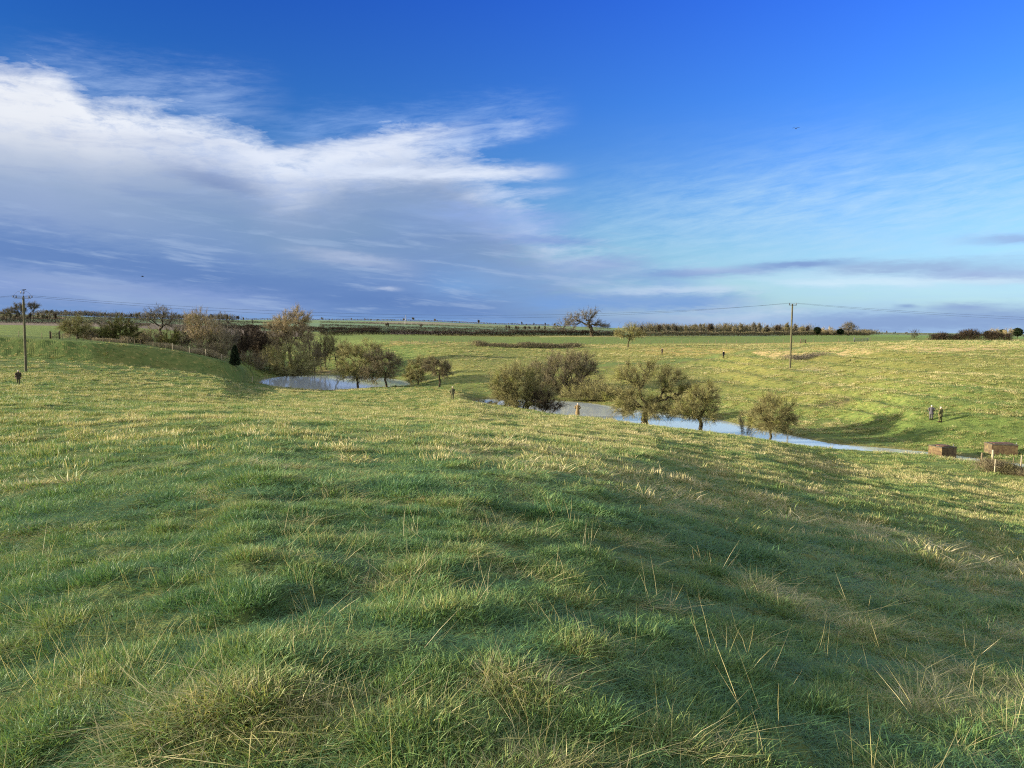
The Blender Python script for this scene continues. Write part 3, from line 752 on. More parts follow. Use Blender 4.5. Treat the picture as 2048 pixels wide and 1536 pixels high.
def sward():
    P, R, Sx, I, T = [], [], [], [], []
    def scatter(n, r0, r1, ids, smin, smax, tint, spread=0.78, zs=(1, 1), mask=None, tilt=0.25, pw=2.0, bias=0.0, hgt=None):
        g = rng
        th = (g.random(n) * 2 - 1) * spread
        r = (r0 ** pw + (r1 ** pw - r0 ** pw) * g.random(n)) ** (1 / pw)
        x, y = np.sin(th) * r, np.cos(th) * r
        if mask is not None:
            k = mask(x, y, r); x, y, r, th = x[k], y[k], r[k], th[k]
        z = H(x, y)
        k = z > WATER + 0.10
        x, y, z, r = x[k], y[k], z[k], r[k]; n = len(x)
        s = smin + (smax - smin) * g.random(n)
        zf = hgt(x, y) if hgt else 1.0
        if callable(ids): ii = ids(x, y)
        else: ii = g.integers(ids[0], ids[1], n)
        P.append(np.stack([x, y, z + EYE - 0.01], -1))
        R.append(np.stack([g.normal(0, tilt * 0.4, n), g.normal(0.10, tilt * 0.4, n), g.random(n) * 6.283 * (0 if bias else 1) + g.normal(0, 0.6, n)], -1))
        Sx.append(np.stack([s, s, s * zf * (zs[0] + (zs[1] - zs[0]) * g.random(n))], -1))
        I.append(ii); T.append(tint(x, y, r) + g.normal(0, 0.07, n))
    patch = lambda x, y: 0.55 * fbm(x / 1.3 + 5, y / 0.8, 2) + 0.6 * fbm(x / 0.42 + 3, y / 0.36 + 8, 2)
    big = lambda x, y: fbm(x / 9 + 31, y / 6 + 3, 3)
    # sward colour: greener and lusher near, paler with distance, near right slope dulled, its shade put into the tint
    hn = lambda x, y: 0.22 + 1.45 * np.clip(0.42 + 1.9 * fbm(x / 0.34 + 70, y / 0.26, 2) + 0.3 * fbm(x / 1.1, y / 0.7 + 40, 2), 0, 1.15)
    hm = lambda x, y: 0.20 + 1.9 * np.clip(0.38 + 1.9 * fbm(x / 1.0 + 70, y / 0.8, 2) + 0.4 * fbm(x / 3.5, y / 2.2 + 40, 2), 0, 1.2)
    def tnear(x, y, r): return 0.20 + 0.14 * np.clip((r - 9) / 15, 0, 1) ** 1.3 + 0.12 * (hn(x, y) - 1) + 0.28 * np.clip(patch(x, y) * 1.6, -0.5, 1) + 0.10 * big(x, y) + 0.02 * np.clip(x / 8, -0.4, 1.2)
    def tmid(x, y, r): return 0.37 + 0.17 * (hm(x, y) - 1) + 0.30 * np.clip(patch(x * 0.6, y * 0.6) * 1.5, -0.6, 1) + 0.20 * big(x, y) - 0.13 * np.clip((x - 4) / 14, 0, 1) * np.clip(1.6 - r / 60, 0, 1)
    far_side = lambda x, y: np.clip((np.hypot(x, y) - 105) / 40, 0, 1) * (x > -0.09 * y)
    def tfar(x, y, r): return 0.37 + 0.25 * big(x * 0.3, y * 0.3) + 0.16 * far_side(x, y)
    lush = lambda x, y, r: patch(x, y) + 0.5 * big(x, y) > 0.02
    dryp = lambda x, y, r: patch(x, y) + 0.55 * big(x, y) > 0.26
    scatter(6000, 1.6, 16, (21, 24), 0.6, 1.1, lambda x, y, r: 0.50 + 0.22 * patch(x, y), 0.78, (0.3, 0.6), mask=lambda x, y, r: patch(x, y) + 0.3 * big(x, y) > 0.06, pw=1.6)
    scatter(21000, 1.6, 9, (0, 4), 0.65, 1.15, tnear, 0.80, (0.7, 1.2), pw=1.6, hgt=hn)
    ok = lambda a, b_: (lambda x, y, r: rng.random(len(x)) < np.clip((r - a) / (b_ - a), 0, 1) if b_ > a else rng.random(len(x)) < np.clip((a - r) / (a - b_), 0, 1))
    scatter(52000, 9, 38, (0, 4), 1.3, 2.1, tnear, 0.74, (0.5, 0.8), hgt=lambda x, y: 0.55 * hn(x * 0.6, y * 0.6) + 0.55 * hm(x, y), mask=ok(38, 17), pw=1.5)
    scatter(5000, 1.6, 12, (4, 7), 0.4, 0.8, tnear, 0.80, mask=lush, pw=1.6)
    scatter(6500, 1.6, 14, (7, 10), 0.5, 0.9, lambda x, y, r: tnear(x, y, r) + 0.22, 0.8, mask=dryp, pw=1.5)
    stk = lambda x, y, r: (fbm(x / 0.9 + 51, y / 0.7, 2) + 0.4 * big(x, y) + 0.5 * np.clip(-x / 6, -0.3, 1) * (r < 9) > 0.12)
    scatter(1000, 1.8, 9, (10, 14), 0.5, 0.95, lambda x, y, r: 0.75 + 0 * x, 0.8, mask=lambda x, y, r: fbm(x / 0.8 + 51, y / 0.6, 2) + np.clip(-x / 5, -0.35, 0.12) > 0.20, tilt=0.6, pw=1.5)
    scatter(500, 1.8, 8, (10, 14), 0.45, 0.85, lambda x, y, r: 0.72 + 0 * x, 0.8, mask=lambda x, y, r: (x < 0.1 * r) & (fbm(x / 0.6 + 11, y / 0.45, 2) > 0.15), tilt=0.5, pw=1.4)
    scatter(160, 1.8, 9, (10, 14), 0.6, 1.2, lambda x, y, r: 0.8 + 0 * x, 0.8, tilt=0.7, pw=1.5)
    scatter(500, 9, 26, (10, 14), 0.5, 0.9, lambda x, y, r: 0.72 + 0 * x, 0.74, mask=stk, tilt=0.6)
    scatter(7000, 12, 30, (7, 10), 0.9, 1.5, lambda x, y, r: tmid(x, y, r) + 0.2, 0.72, (0.5, 0.8), mask=dryp)
    # middle distance
    scatter(56000, 11, 60, (14, 18), 0.6, 1.15, tmid, 0.72, (0.6, 1.0), pw=1.7, hgt=hm, mask=ok(11, 34))
    scatter(16000, 14, 100, (18, 21), 0.7, 1.4, lambda x, y, r: tmid(x, y, r) + 0.24, 0.70, (0.7, 1.1), mask=dryp)
    scatter(50000, 58, 135, (14, 18), 0.8, 1.6, lambda x, y, r: tfar(x, y, r) + 0.16 * (hm(x, y) - 1), 0.70, (0.6, 1.0), hgt=hm)
    # tussocks across the valley and on the plateau edge; none in the mown fields
    g_r = lambda x, y: np.where(np.abs(np.arctan2(x, y)) < 9, 0, 0)
    def rough_only(x, y, r):
        th = np.arctan2(x, y); i = np.clip(np.searchsorted(TH, th), 0, len(TH) - 1); j = np.clip(np.searchsorted(LR, np.log(r)), 0, NR - 1)
        return (PAST[i, j] > 0.45)
    scatter(60000, 90, 265, (14, 18), 0.9, 1.9, lambda x, y, r: tfar(x, y, r) - 0.12, 0.68, (0.4, 0.8), mask=rough_only, hgt=lambda x, y: hm(x * 0.6, y * 0.6))
    scatter(52000, 85, 265, (18, 21), 0.8, 2.1, lambda x, y, r: 0.70 + 0.16 * big(x * 0.5, y * 0.5), 0.68, (0.8, 1.4), mask=lambda x, y, r: rough_only(x, y, r) & (fbm(x / 1.6, y / 1.3, 2) + 0.5 * fbm(x / 11, y / 7, 2) > 0.22))
    P = np.concatenate(P); R_ = np.concatenate(R); Sx = np.concatenate(Sx); I = np.concatenate(I); T = np.concatenate(T)
    me = bpy.data.meshes.new('grass')
    me.vertices.add(len(P)); me.vertices.foreach_set('co', P.astype(np.float32).ravel())
    for nm, ty, ar, key in (('rot', 'FLOAT_VECTOR', R_, 'vector'), ('scl', 'FLOAT_VECTOR', Sx, 'vector'), ('pick', 'INT', I, 'value'), ('tint', 'FLOAT', T, 'value')):
        a = me.attributes.new(nm, ty, 'POINT'); a.data.foreach_set(key, (ar.astype(np.int32) if ty == 'INT' else ar.astype(np.float32)).ravel())
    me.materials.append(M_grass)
    o = link(bpy.data.objects.new('grass', me))
    tag(o, 'rough winter pasture grass with straw tufts and dry stalks', 'grass', kind='stuff')
    ng = bpy.data.node_groups.new('grass_sward', 'GeometryNodeTree')
    ng.interface.new_socket('Geometry', in_out='INPUT', socket_type='NodeSocketGeometry')
    ng.interface.new_socket('Geometry', in_out='OUTPUT', socket_type='NodeSocketGeometry')
    N = ng.nodes; L = ng.links
    gi = N.new('NodeGroupInput'); go = N.new('NodeGroupOutput')
    ip = N.new('GeometryNodeInstanceOnPoints'); ci = N.new('GeometryNodeCollectionInfo')
    ci.inputs['Collection'].default_value = lib
    ci.inputs['Separate Children'].default_value = True; ci.inputs['Reset Children'].default_value = True
    def na(nm, ty):
        q = N.new('GeometryNodeInputNamedAttribute'); q.data_type = ty; q.inputs[0].default_value = nm
        return q.outputs['Attribute']
    L.new(gi.outputs[0], ip.inputs['Points']); L.new(ci.outputs[0], ip.inputs['Instance'])
    ip.inputs['Pick Instance'].default_value = True
    L.new(na('pick', 'INT'), ip.inputs['Instance Index'])
    L.new(na('rot', 'FLOAT_VECTOR'), ip.inputs['Rotation']); L.new(na('scl', 'FLOAT_VECTOR'), ip.inputs['Scale'])
    L.new(ip.outputs[0], go.inputs[0])
    md = o.modifiers.new('sward', 'NODES'); md.node_group = ng
sward()

# ------------------------------------------------------------------ trees
def prisms(p0, p1, r0, r1, sides=3):
    """arrays of segments -> verts, quads"""
    d = p1 - p0; d /= np.linalg.norm(d, axis=1, keepdims=True) + 1e-9
    up = np.where(np.abs(d[:, 2:3]) < 0.9, np.array([[0, 0, 1.0]]), np.array([[1.0, 0, 0]]))
    a = np.cross(d, up); a /= np.linalg.norm(a, axis=1, keepdims=True) + 1e-9
    c = np.cross(d, a)
    n = len(p0); V = []
    for p, r in ((p0, r0), (p1, r1)):
        for k in range(sides):
            t = 2 * math.pi * k / sides
            V.append(p + r[:, None] * (math.cos(t) * a + math.sin(t) * c))
    V = np.stack(V, 1).reshape(-1, 3)
    i = np.arange(n)[:, None] * (2 * sides)
    Q = [np.concatenate([i + k, i + (k + 1) % sides, i + sides + (k + 1) % sides, i + sides + k], 1) for k in range(sides)]
    return V, np.concatenate(Q)

class Tree:
    def __init__(s, seed): s.g = np.random.default_rng(seed); s.big = []; s.tips = []
    def limb(s, p, q, r0, r1, crook):
        L = np.linalg.norm(q - p); n = max(2, min(7, int(L / 0.5)))
        prev = p; rp = r0; out = [p]
        for i in range(1, n + 1):
            t = i / n
            c = p + (q - p) * t + (s.g.normal(0, crook * L / n, 3) if i < n else 0)
            c = c + np.array([0, 0, 1]) * 0.10 * L * math.sin(math.pi * t) * 0.5
            r = r0 + (r1 - r0) * t
            s.big.append((prev, c, rp, r)); prev = c; rp = r; out.append(c)
        return prev
    def grow(s, p, pts, r, rmin, crook, k0=0.42, lvl=0):
        n = len(pts)
        if n <= 2 or lvl > 9:
            for t in pts:
                e = s.limb(p, t, r * 0.8, rmin, crook)
                s.tips.append((p, t, rmin))
            return
        c = pts.mean(0)
        q = p + (c - p) * (k0 if lvl else k0) + s.g.normal(0, 0.06, 3) * np.linalg.norm(c - p)
        q = s.limb(p, q, r, r * 0.85, crook)
        k = 2 if n < 10 else (3 if lvl else 4)
        cen = pts[s.g.choice(n, k, replace=False)]
        for _ in range(4):
            lab = np.argmin(((pts[:, None] - cen[None]) ** 2).sum(-1), 1)
            cen = np.array([pts[lab == j].mean(0) if (lab == j).any() else cen[j] for j in range(k)])
        for j in range(k):
            sub = pts[lab == j]
            if len(sub): s.grow(q, sub, max(rmin, r * 0.88 * (len(sub) / n) ** 0.42), rmin, crook, 0.45, lvl + 1)

FULL, THICK = 1.15, 0.82
def env_points(g, ells, n, shell=0.5):
    """ells: (cx, cy, cz, rx, ry, rz) in metres relative to the base"""
    w = np.array([e[3] * e[4] * e[5] for e in ells]) ** 0.7; w /= w.sum()
    which = g.choice(len(ells), n, p=w)
    d = g.normal(0, 1, (n, 3)); d /= np.linalg.norm(d, axis=1, keepdims=True)
    r = (shell + (1 - shell) * g.random(n)) ** 0.7
    r = r * (0.80 + 0.36 * g.random(n)) * (1 + 0.16 * np.sin(d[:, 0] * 7 + d[:, 2] * 5 + len(ells)) + 0.12 * np.sin(d[:, 2] * 13 + d[:, 1] * 4))
    E = np.array(ells)[which]
    return E[:, :3] + d * r[:, None] * E[:, 3:]

def tree(name, label, px, d, ells, n=160, twigs=22, tl=0.6, tr=0.011, r0=0.25, mt=None, mb=None, crook=0.16, cat='tree', group=None,
         fork=None, seed=None, gather=0.0, droop=0.0, shell=0.45, upness=0.3, stems=1, deep=0.9, leaf=0, dz=0.0):
    """ells in photo pixels (cx, cy, rx, ry) at the tree's own distance"""
    seed = seed if seed is not None else int(px * 7 + d)
    g = np.random.default_rng(seed)
    n = int(n * FULL); tr = tr * THICK; tl = tl * 1.35; crook = crook * 1.2
    ells = [(a_, b_, c_ * 1.14, d_ * 1.14) for a_, b_, c_, d_ in ells]
    bx, by, bz = at(px, d); bz += dz
    E = []
    for (cx, cy, rx, ry) in ells:
        v = ray(cx, cy)
        ey = g.uniform(-0.25, 0.25) * size(rx, d)
        E.append((v[0] / v[1] * by - bx, ey, v[2] / v[1] * by + EYE - bz, size(rx, d), size(rx, d) * deep, size(ry, d)))
    root = empty(name, (bx, by, bz - 0.05))
    tag(root, label, cat, group)
    pts = env_points(g, E, n, shell)
    pts[:, 2] = np.maximum(pts[:, 2], 0.12)
    T = Tree(seed)
    cen = pts.mean(0)
    if stems == 1:
        fh = fork if fork else max(0.25, 0.32 * cen[2])
        top = np.array([cen[0] * 0.25, 0, fh])
        T.big.append((np.array([0, 0, -0.3]), np.array([0, 0, 0.12 * fh]), r0 * 1.5, r0 * 1.08))
        T.limb(np.array([0, 0, 0.12 * fh]), top, r0 * 1.05, r0 * 0.85, crook * 0.6)
        T.big[-1] = (T.big[-1][0], top, T.big[-1][2], T.big[-1][3])
        T.grow(top, pts, r0 * 0.85, tr * 1.6, crook, 0.30)
    else:
        lab = np.argsort(np.arctan2(pts[:, 1] - cen[1], pts[:, 0] - cen[0]))
        for ch in np.array_split(lab, stems):
            b0 = np.array([g.normal(0, 0.25) + pts[ch][:, 0].mean() * 0.35, g.normal(0, 0.25) + pts[ch][:, 1].mean() * 0.3, -0.2])
            T.grow(b0, pts[ch], r0, tr * 1.6, crook, 0.35)
    p0 = np.array([a[0] for a in T.big]); p1 = np.array([a[1] for a in T.big]); ra = np.array([a[2] for a in T.big]); rb = np.array([a[3] for a in T.big])
    thick = ra > min(tr * 2.3, np.percentile(ra, 94))
    V, Q = prisms(p0[thick], p1[thick], ra[thick], rb[thick], 6)
    np_mesh('trunk', V, Q, mb or M_bark, root, True)
    Vs, Qs, off = [], [], 0
    V, Q = prisms(p0[~thick], p1[~thick], ra[~thick], rb[~thick], 3)
    Vs.append(V); Qs.append(Q + off); off += len(V)
    # twigs bristle from the outer two thirds of every fine branch
    thin = np.where((ra < tr * 9) & (np.linalg.norm(p1 - p0, axis=1) > 0.03))[0]
    m = n * twigs
    pick = g.choice(thin, m)
    t = g.random(m)[:, None]
    a = p0[pick] * (1 - t) + p1[pick] * t
    ax = p1[pick] - p0[pick]; ax /= np.linalg.norm(ax, axis=1, keepdims=True) + 1e-9
    dr = ax * 0.7 + g.normal(0, 0.62, (m, 3)) + np.array([0, 0, upness - droop])
    out = a - cen; out /= np.linalg.norm(out, axis=1, keepdims=True) + 1e-9
    dr += out * 0.35
    dr /= np.linalg.norm(dr, axis=1, keepdims=True)
    L = tl * (0.4 + 0.8 * g.random(m))[:, None]
    e = a + dr * L
    e[:, 2] = np.maximum(e[:, 2], 0.03)
    V, Q = prisms(a, e, np.full(m, tr), np.full(m, tr * 0.5), 3)
    Vs.append(V); Qs.append(Q + off); off += len(V)
    # side spurs
    k = g.integers(0, m, int(m * 0.8)); t = g.random(len(k))[:, None]
    a2 = a[k] * (1 - t) + e[k] * t
    d2 = dr[k] * 0.6 + g.normal(0, 0.75, (len(k), 3)); d2 /= np.linalg.norm(d2, axis=1, keepdims=True)
    e2 = a2 + d2 * L[k] * 0.45
    e2[:, 2] = np.maximum(e2[:, 2], 0.02)
    V, Q = prisms(a2, e2, np.full(len(k), tr * 0.7), np.full(len(k), tr * 0.4), 3)
    Vs.append(V); Qs.append(Q + off); off += len(V)
    F3 = np.zeros((0, 3), int)
    if leaf:
        k = g.integers(0, m, int(m * leaf)); t = g.random(len(k))[:, None]
        c = a[k] * (1 - t) + e[k] * t + g.normal(0, 0.03, (len(k), 3))
        ls = tr * 5
        tri = c[:, None] + g.normal(0, ls, (len(k), 3, 3))
        Vs.append(tri.reshape(-1, 3)); F3 = np.arange(len(k) * 3).reshape(-1, 3) + off
    np_mesh('crown', np.concatenate(Vs), [np.concatenate(Qs), F3], mt or M_olive, root)
    return root

# --- trees on the left, behind the post and wire fence
tree('hawthorn_tree', 'rounded olive hawthorn on a short trunk at the left end of the copse', 156, 158, [(152, 652, 28, 21), (140, 660, 16, 14)], 150, 26, 0.7, 0.018, 0.22, M_olive, crook=0.2)
tree('bramble_shrub', 'reddish brown thicket just right of the leftmost hawthorn', 195, 162, [(200, 668, 26, 16), (180, 674, 16, 10)], 90, 26, 0.6, 0.018, 0.05, M_brown, stems=6, cat='shrub')
tree('holm_shrub', 'dense dark rounded evergreen shrub in the left copse', 240, 160, [(245, 660, 32, 27), (225, 664, 26, 20), (262, 668, 18, 20)], 170, 34, 0.55, 0.019, 0.10, M_holly, stems=5, cat='shrub', leaf=1.2)
tree('ash_tree', 'thin pale bare tree rising behind the dark evergreen shrub', 226, 178, [(224, 646, 26, 20)], 90, 16, 0.7, 0.013, 0.12, M_grey, mb=M_bark_l)
tree('oak_tree', 'spreading bare oak with a domed crown above the left copse', 322, 188, [(318, 634, 40, 22), (348, 645, 16, 13), (290, 640, 16, 13), (322, 622, 26, 12)], 190, 14, 0.55, 0.017, 0.42, M_grey, crook=0.26, fork=3.2, upness=0.1)
tree('hazel_shrub', 'low brown shrubs spread beneath the domed oak', 305, 170, [(300, 672, 30, 17), (330, 676, 26, 15)], 120, 26, 0.6, 0.018, 0.05, M_brown, stems=7, cat='shrub')
tree('ivy_shrub', 'dark rounded shrub at the right foot of the domed oak', 348, 166, [(345, 672, 20, 18), (330, 684, 18, 12)], 100, 26, 0.5, 0.018, 0.05, M_holly, stems=5, cat='shrub', leaf=0.8)
tree('willow_tree', 'tall pale olive willow with upright twigs right of the domed oak', 404, 172, [(404, 654, 34, 28), (392, 636, 20, 16), (425, 668, 24, 22)], 220, 24, 0.9, 0.017, 0.22, M_tan, mb=M_bark_l, upness=0.8, stems=3)
tree('oak_tree', 'small bare oak with a flat top behind the pale olive willow', 440, 205, [(438, 640, 26, 16), (455, 652, 14, 12)], 120, 14, 0.55, 0.018, 0.32, M_grey, crook=0.26)
tree('hazel_shrub', 'brown green shrubs along the fence below the pale olive willow', 416, 164, [(405, 696, 30, 17), (436, 700, 24, 16)], 130, 26, 0.6, 0.018, 0.05, M_brown, stems=8, cat='shrub')
tree('hazel_shrub', 'grey brown thicket between the pale willow and the dark bushes', 452, 178, [(452, 676, 22, 18), (462, 664, 16, 12)], 100, 24, 0.6, 0.018, 0.05, M_grey, stems=6, cat='shrub')
tree('blackthorn_shrub', 'near black rounded bush left of the large tan willow', 487, 190, [(486, 678, 18, 17), (480, 690, 16, 14)], 110, 40, 0.5, 0.022, 0.06, M_darktw, stems=5, cat='shrub', leaf=0.8)
tree('blackthorn_shrub', 'near black bush tucked against the left side of the large tan willow', 516, 196, [(515, 674, 18, 17), (528, 684, 16, 14)], 110, 40, 0.5, 0.022, 0.06, M_darktw, stems=5, cat='shrub', leaf=0.8)
tree('hazel_shrub', 'bare brown scrub at the head of the pond', 500, 178, [(500, 712, 22, 14), (522, 720, 18, 16), (480, 716, 12, 10)], 110, 22, 0.6, 0.017, 0.04, M_brown, stems=8, cat='shrub')
for px, d, e, m_, lab in ((178, 166, (180, 668, 18, 14), M_brown, 'bare brown thicket between the leftmost hawthorn and the evergreen shrub'),
        (276, 172, (278, 676, 16, 14), M_brown, 'bare brown thicket between the evergreen shrub and the domed oak'),
        (372, 176, (372, 664, 26, 26), M_grey, 'grey thicket between the domed oak and the pale olive willow'),
        (440, 172, (442, 684, 30, 26), M_brown, 'tall brown thicket on the slope right of the pale olive willow'),
        (535, 200, (532, 694, 26, 26), M_brown, 'brown thicket tucked under the left side of the large tan willow'),
        (648, 210, (648, 690, 22, 20), M_brown, 'brown thicket between the tan willow and the gnarled hawthorn')):
    tree('hazel_thicket', lab, px, d, [e, (e[0] - 8, e[1] + 12, e[2] * 0.8, e[3] * 0.6)], 130, 26, 0.7, 0.018, 0.05, m_, stems=7, cat='thicket')
tree('blackthorn_shrub', 'widest near black thicket behind the conical yew', 500, 204, [(500, 670, 34, 20), (488, 688, 26, 16)], 190, 40, 0.5, 0.024, 0.06, M_darktw, stems=7, cat='shrub', leaf=1.0)
# cone shaped evergreen
def conifer(name, label, px, d, wpx, hpx, seed, mt=None, group=None, shape='cone'):
    g = np.random.default_rng(seed)
    bx, by, bz = at(px, d); h = size(hpx, d); w = size(wpx, d) / 2
    root = empty(name, (bx, by, bz - 0.05)); tag(root, label, 'conifer', group)
    mb = MB(); mb.tube([(0, 0, 0), (0, 0, h * 0.5), (0.05, 0, h * 0.95)], [w * 0.09, w * 0.06, 0.02], 7); mb.build('trunk', M_bark, root, True)
    n = 2600
    t = g.random(n) ** 0.8
    if shape == 'cone': rr = w * (1 - t) ** 0.75
    else: rr = w * np.sqrt(np.clip(1 - (2 * t - 1) ** 2, 0, 1)) ; 
    a = g.random(n) * 6.283
    lob = 0.8 + 0.25 * np.sin(a * 5 + t * 23)
    r = rr * lob * (0.35 + 0.65 * g.random(n) ** 0.5)
    z = (0.05 + 0.95 * t) * h if shape == 'cone' else (0.25 + 0.75 * t) * h
    c = np.stack([np.cos(a) * r, np.sin(a) * r, z], -1)
    e = c + np.stack([np.cos(a), np.sin(a), np.full(n, 0.25)], -1) * (w * 0.16) + g.normal(0, w * 0.05, (n, 3))
    V, Q = prisms(c, e, np.full(n, w * 0.035), np.full(n, w * 0.012), 3)
    tri = (c[:, None] + g.normal(0, w * 0.085, (n, 3, 3))).reshape(-1, 3)
    np_mesh('crown', np.concatenate([V, tri]), [Q, np.arange(3 * n).reshape(-1, 3) + len(V)], mt or M_ivy, root)
conifer('yew_tree', 'dark narrow conical yew by the fence at the head of the pond', 470, 158, 25, 42, 5)

# --- around the pond
tree('willow_tree', 'large tan coloured willow with brushy upright twigs at the far side of the pond', 582, 207,
     [(585, 652, 38, 30), (598, 636, 22, 20), (560, 668, 34, 28), (600, 675, 32, 26), (545, 690, 22, 22)], 420, 26, 1.1, 0.021, 0.42, M_tan, mb=M_bark_l, upness=0.9, fork=3.0, crook=0.15)
tree('sallow_shrub', 'broad olive shrub overhanging the pond below the tan willow', 578, 194, [(575, 718, 44, 30), (545, 712, 24, 24), (612, 724, 30, 26), (590, 738, 40, 14)], 330, 30, 0.8, 0.020, 0.10, M_olive, stems=9, cat='shrub', dz=0.1)
tree('sallow_shrub', 'grey brown shrub leaning right of the olive shrub at the pond', 622, 203, [(618, 700, 20, 24), (636, 716, 18, 20)], 120, 24, 0.7, 0.018, 0.08, M_brown, stems=5, cat='shrub', dz=0.1)
tree('dead_tree', 'thin grey dead tree just right of the tan willow', 619, 216, [(620, 662, 14, 18), (612, 672, 10, 12)], 30, 5, 0.5, 0.017, 0.20, M_grey, mb=M_grey, crook=0.25, fork=2.6)
tree('hawthorn_tree', 'dark gnarled hawthorn with a gap under it beyond the pond', 676, 208, [(672, 690, 26, 18), (655, 682, 18, 14), (690, 700, 16, 16)], 150, 20, 0.7, 0.019, 0.25, M_olive, crook=0.3, fork=2.2)
tree('hawthorn_tree', 'wide leaning hawthorn on the right bank of the pond', 716, 160, [(712, 722, 40, 30), (735, 702, 34, 22), (700, 745, 30, 22), (690, 700, 20, 16)], 330, 24, 0.75, 0.017, 0.26, M_olive, crook=0.26, fork=1.2)
tree('hawthorn_tree', 'brown hawthorn with a visible short trunk at the near edge of the pond', 773, 158, [(772, 732, 32, 28), (745, 745, 28, 22), (790, 722, 18, 20), (755, 712, 24, 16)], 270, 24, 0.7, 0.017, 0.22, M_brown, crook=0.26, fork=2.2)
tree('hawthorn_tree', 'olive hawthorn with a slanting trunk right of the pond', 836, 166, [(834, 740, 26, 26), (850, 728, 20, 18), (820, 750, 14, 14)], 170, 26, 0.7, 0.017, 0.16, M_olive, crook=0.2)
tree('hawthorn_tree', 'upright hawthorn on a single straight trunk at the right end of the pond', 879, 150, [(880, 733, 22, 20), (862, 728, 18, 16), (892, 744, 12, 14)], 170, 24, 0.6, 0.016, 0.20, M_brown, crook=0.18, fork=3.0)

# --- along the stream
tree('hawthorn_thicket', 'broad lichen covered thorn thicket at the left end of the stream', 1040, 110, [(1030, 772, 46, 40), (1005, 766, 28, 38), (1062, 795, 38, 26), (1050, 745, 38, 24), (1012, 804, 28, 20), (1090, 790, 28, 26)], 560, 26, 0.60, 0.012, 0.15, M_olive, mb=M_bark, crook=0.24, stems=9, cat='thicket')
tree('hawthorn_thicket', 'tall dense thorn thicket sloping up to the right behind the stream', 1130, 143, [(1125, 744, 60, 40), (1158, 722, 36, 28), (1082, 758, 44, 40), (1172, 762, 32, 38), (1110, 785, 60, 26), (1185, 790, 30, 24)], 760, 26, 0.75, 0.015, 0.20, M_brown, mb=M_bark, crook=0.24, stems=9, cat='thicket')
tree('blackthorn_shrub', 'dark twiggy blackthorn standing at the water edge in front of the tall thicket', 1085, 108, [(1085, 796, 26, 20), (1110, 808, 24, 14)], 100, 16, 0.5, 0.011, 0.09, M_darktw, crook=0.3, stems=4, cat='shrub')
tree('sallow_shrub', 'low yellow olive shrub reaching over the stream beside the big hawthorn', 1208, 134, [(1210, 792, 38, 26), (1180, 798, 32, 20), (1232, 806, 22, 18)], 260, 26, 0.65, 0.015, 0.10, M_olive, crook=0.24, stems=6, cat='shrub')
tree('hawthorn_tree', 'biggest gnarled hawthorn with a thick split trunk on the near bank of the stream', 1286, 95,
     [(1300, 744, 50, 26), (1258, 760, 32, 34), (1345, 762, 36, 26), (1268, 800, 34, 30), (1320, 806, 30, 20), (1362, 792, 24, 22), (1245, 812, 24, 22), (1385, 775, 14, 14), (1300, 822, 60, 16)], 660, 22, 0.55, 0.0105, 0.50, M_olive, crook=0.32, fork=1.7, deep=0.8)
tree('hawthorn_tree', 'dark leaning hawthorn with a forked trunk second from the right by the stream', 1404, 92, [(1412, 782, 30, 24), (1385, 808, 34, 26), (1425, 802, 20, 22), (1362, 822, 24, 18), (1405, 830, 32, 16)], 380, 20, 0.5, 0.0105, 0.27, M_olive, crook=0.28, fork=1.5)
tree('hawthorn_tree', 'rounded yellow olive hawthorn on a single stem nearest the right end of the stream', 1538, 88, [(1545, 816, 42, 30), (1520, 838, 32, 26), (1572, 842, 26, 24), (1540, 800, 26, 18), (1548, 858, 40, 14)], 380, 22, 0.5, 0.0100, 0.15, M_olive, crook=0.2, fork=1.3, upness=0.5)
tree('hawthorn_thicket', 'low tangled thorn bush between the tall thicket and the biggest hawthorn', 1170, 137, [(1160, 792, 44, 26), (1195, 782, 34, 24), (1225, 792, 26, 24)], 300, 24, 0.65, 0.014, 0.12, M_olive, crook=0.24, stems=8, cat='thicket')
tree('bramble_shrub', 'small dry reddish bramble at the waterside left of the rightmost hawthorn', 1494, 96, [(1492, 840, 20, 11)], 45, 18, 0.4, 0.009, 0.02, M_brown, stems=5, cat='shrub')
tree('rush_tuft', 'dark low bush at the left tip of the stream', 968, 121, [(968, 806, 16, 7), (982, 812, 10, 5)], 45, 26, 0.4, 0.012, 0.03, M_holly, stems=5, cat='shrub')

# --- on the plateau
tree('oak_tree', 'great bare oak with crooked limbs standing alone in the field before the long hedge', 1184, 360,
     [(1180, 626, 22, 12), (1160, 632, 24, 11), (1142, 648, 16, 9), (1205, 650, 16, 11), (1180, 646, 20, 12), (1212, 655, 7, 7)], 200, 15, 1.1, 0.030, 0.95, M_grey, crook=0.42, fork=4.2, upness=0.15)
tree('ash_tree', 'pale feathery tree just left of the great field oak', 1131, 400, [(1126, 650, 16, 14), (1138, 640, 12, 12), (1112, 656, 9, 8)], 70, 10, 1.4, 0.030, 0.30, M_grey, mb=M_bark_l, upness=0.6)
tree('hawthorn_tree', 'small yellow green hawthorn alone on the plateau right of the great oak', 1256, 238, [(1258, 664, 24, 17), (1240, 668, 14, 10), (1278, 668, 14, 10)], 170, 22, 0.75, 0.020, 0.20, M_olive, fork=2.0)
conifer('pine_tree', 'small round topped dark conifer on the skyline right of the power pole', 1634, 445, 15, 17, 8, shape='round')
conifer('pine_tree', 'dark conifer directly left of the skyline oak on the right', 1680, 450, 14, 13, 9, shape='round')
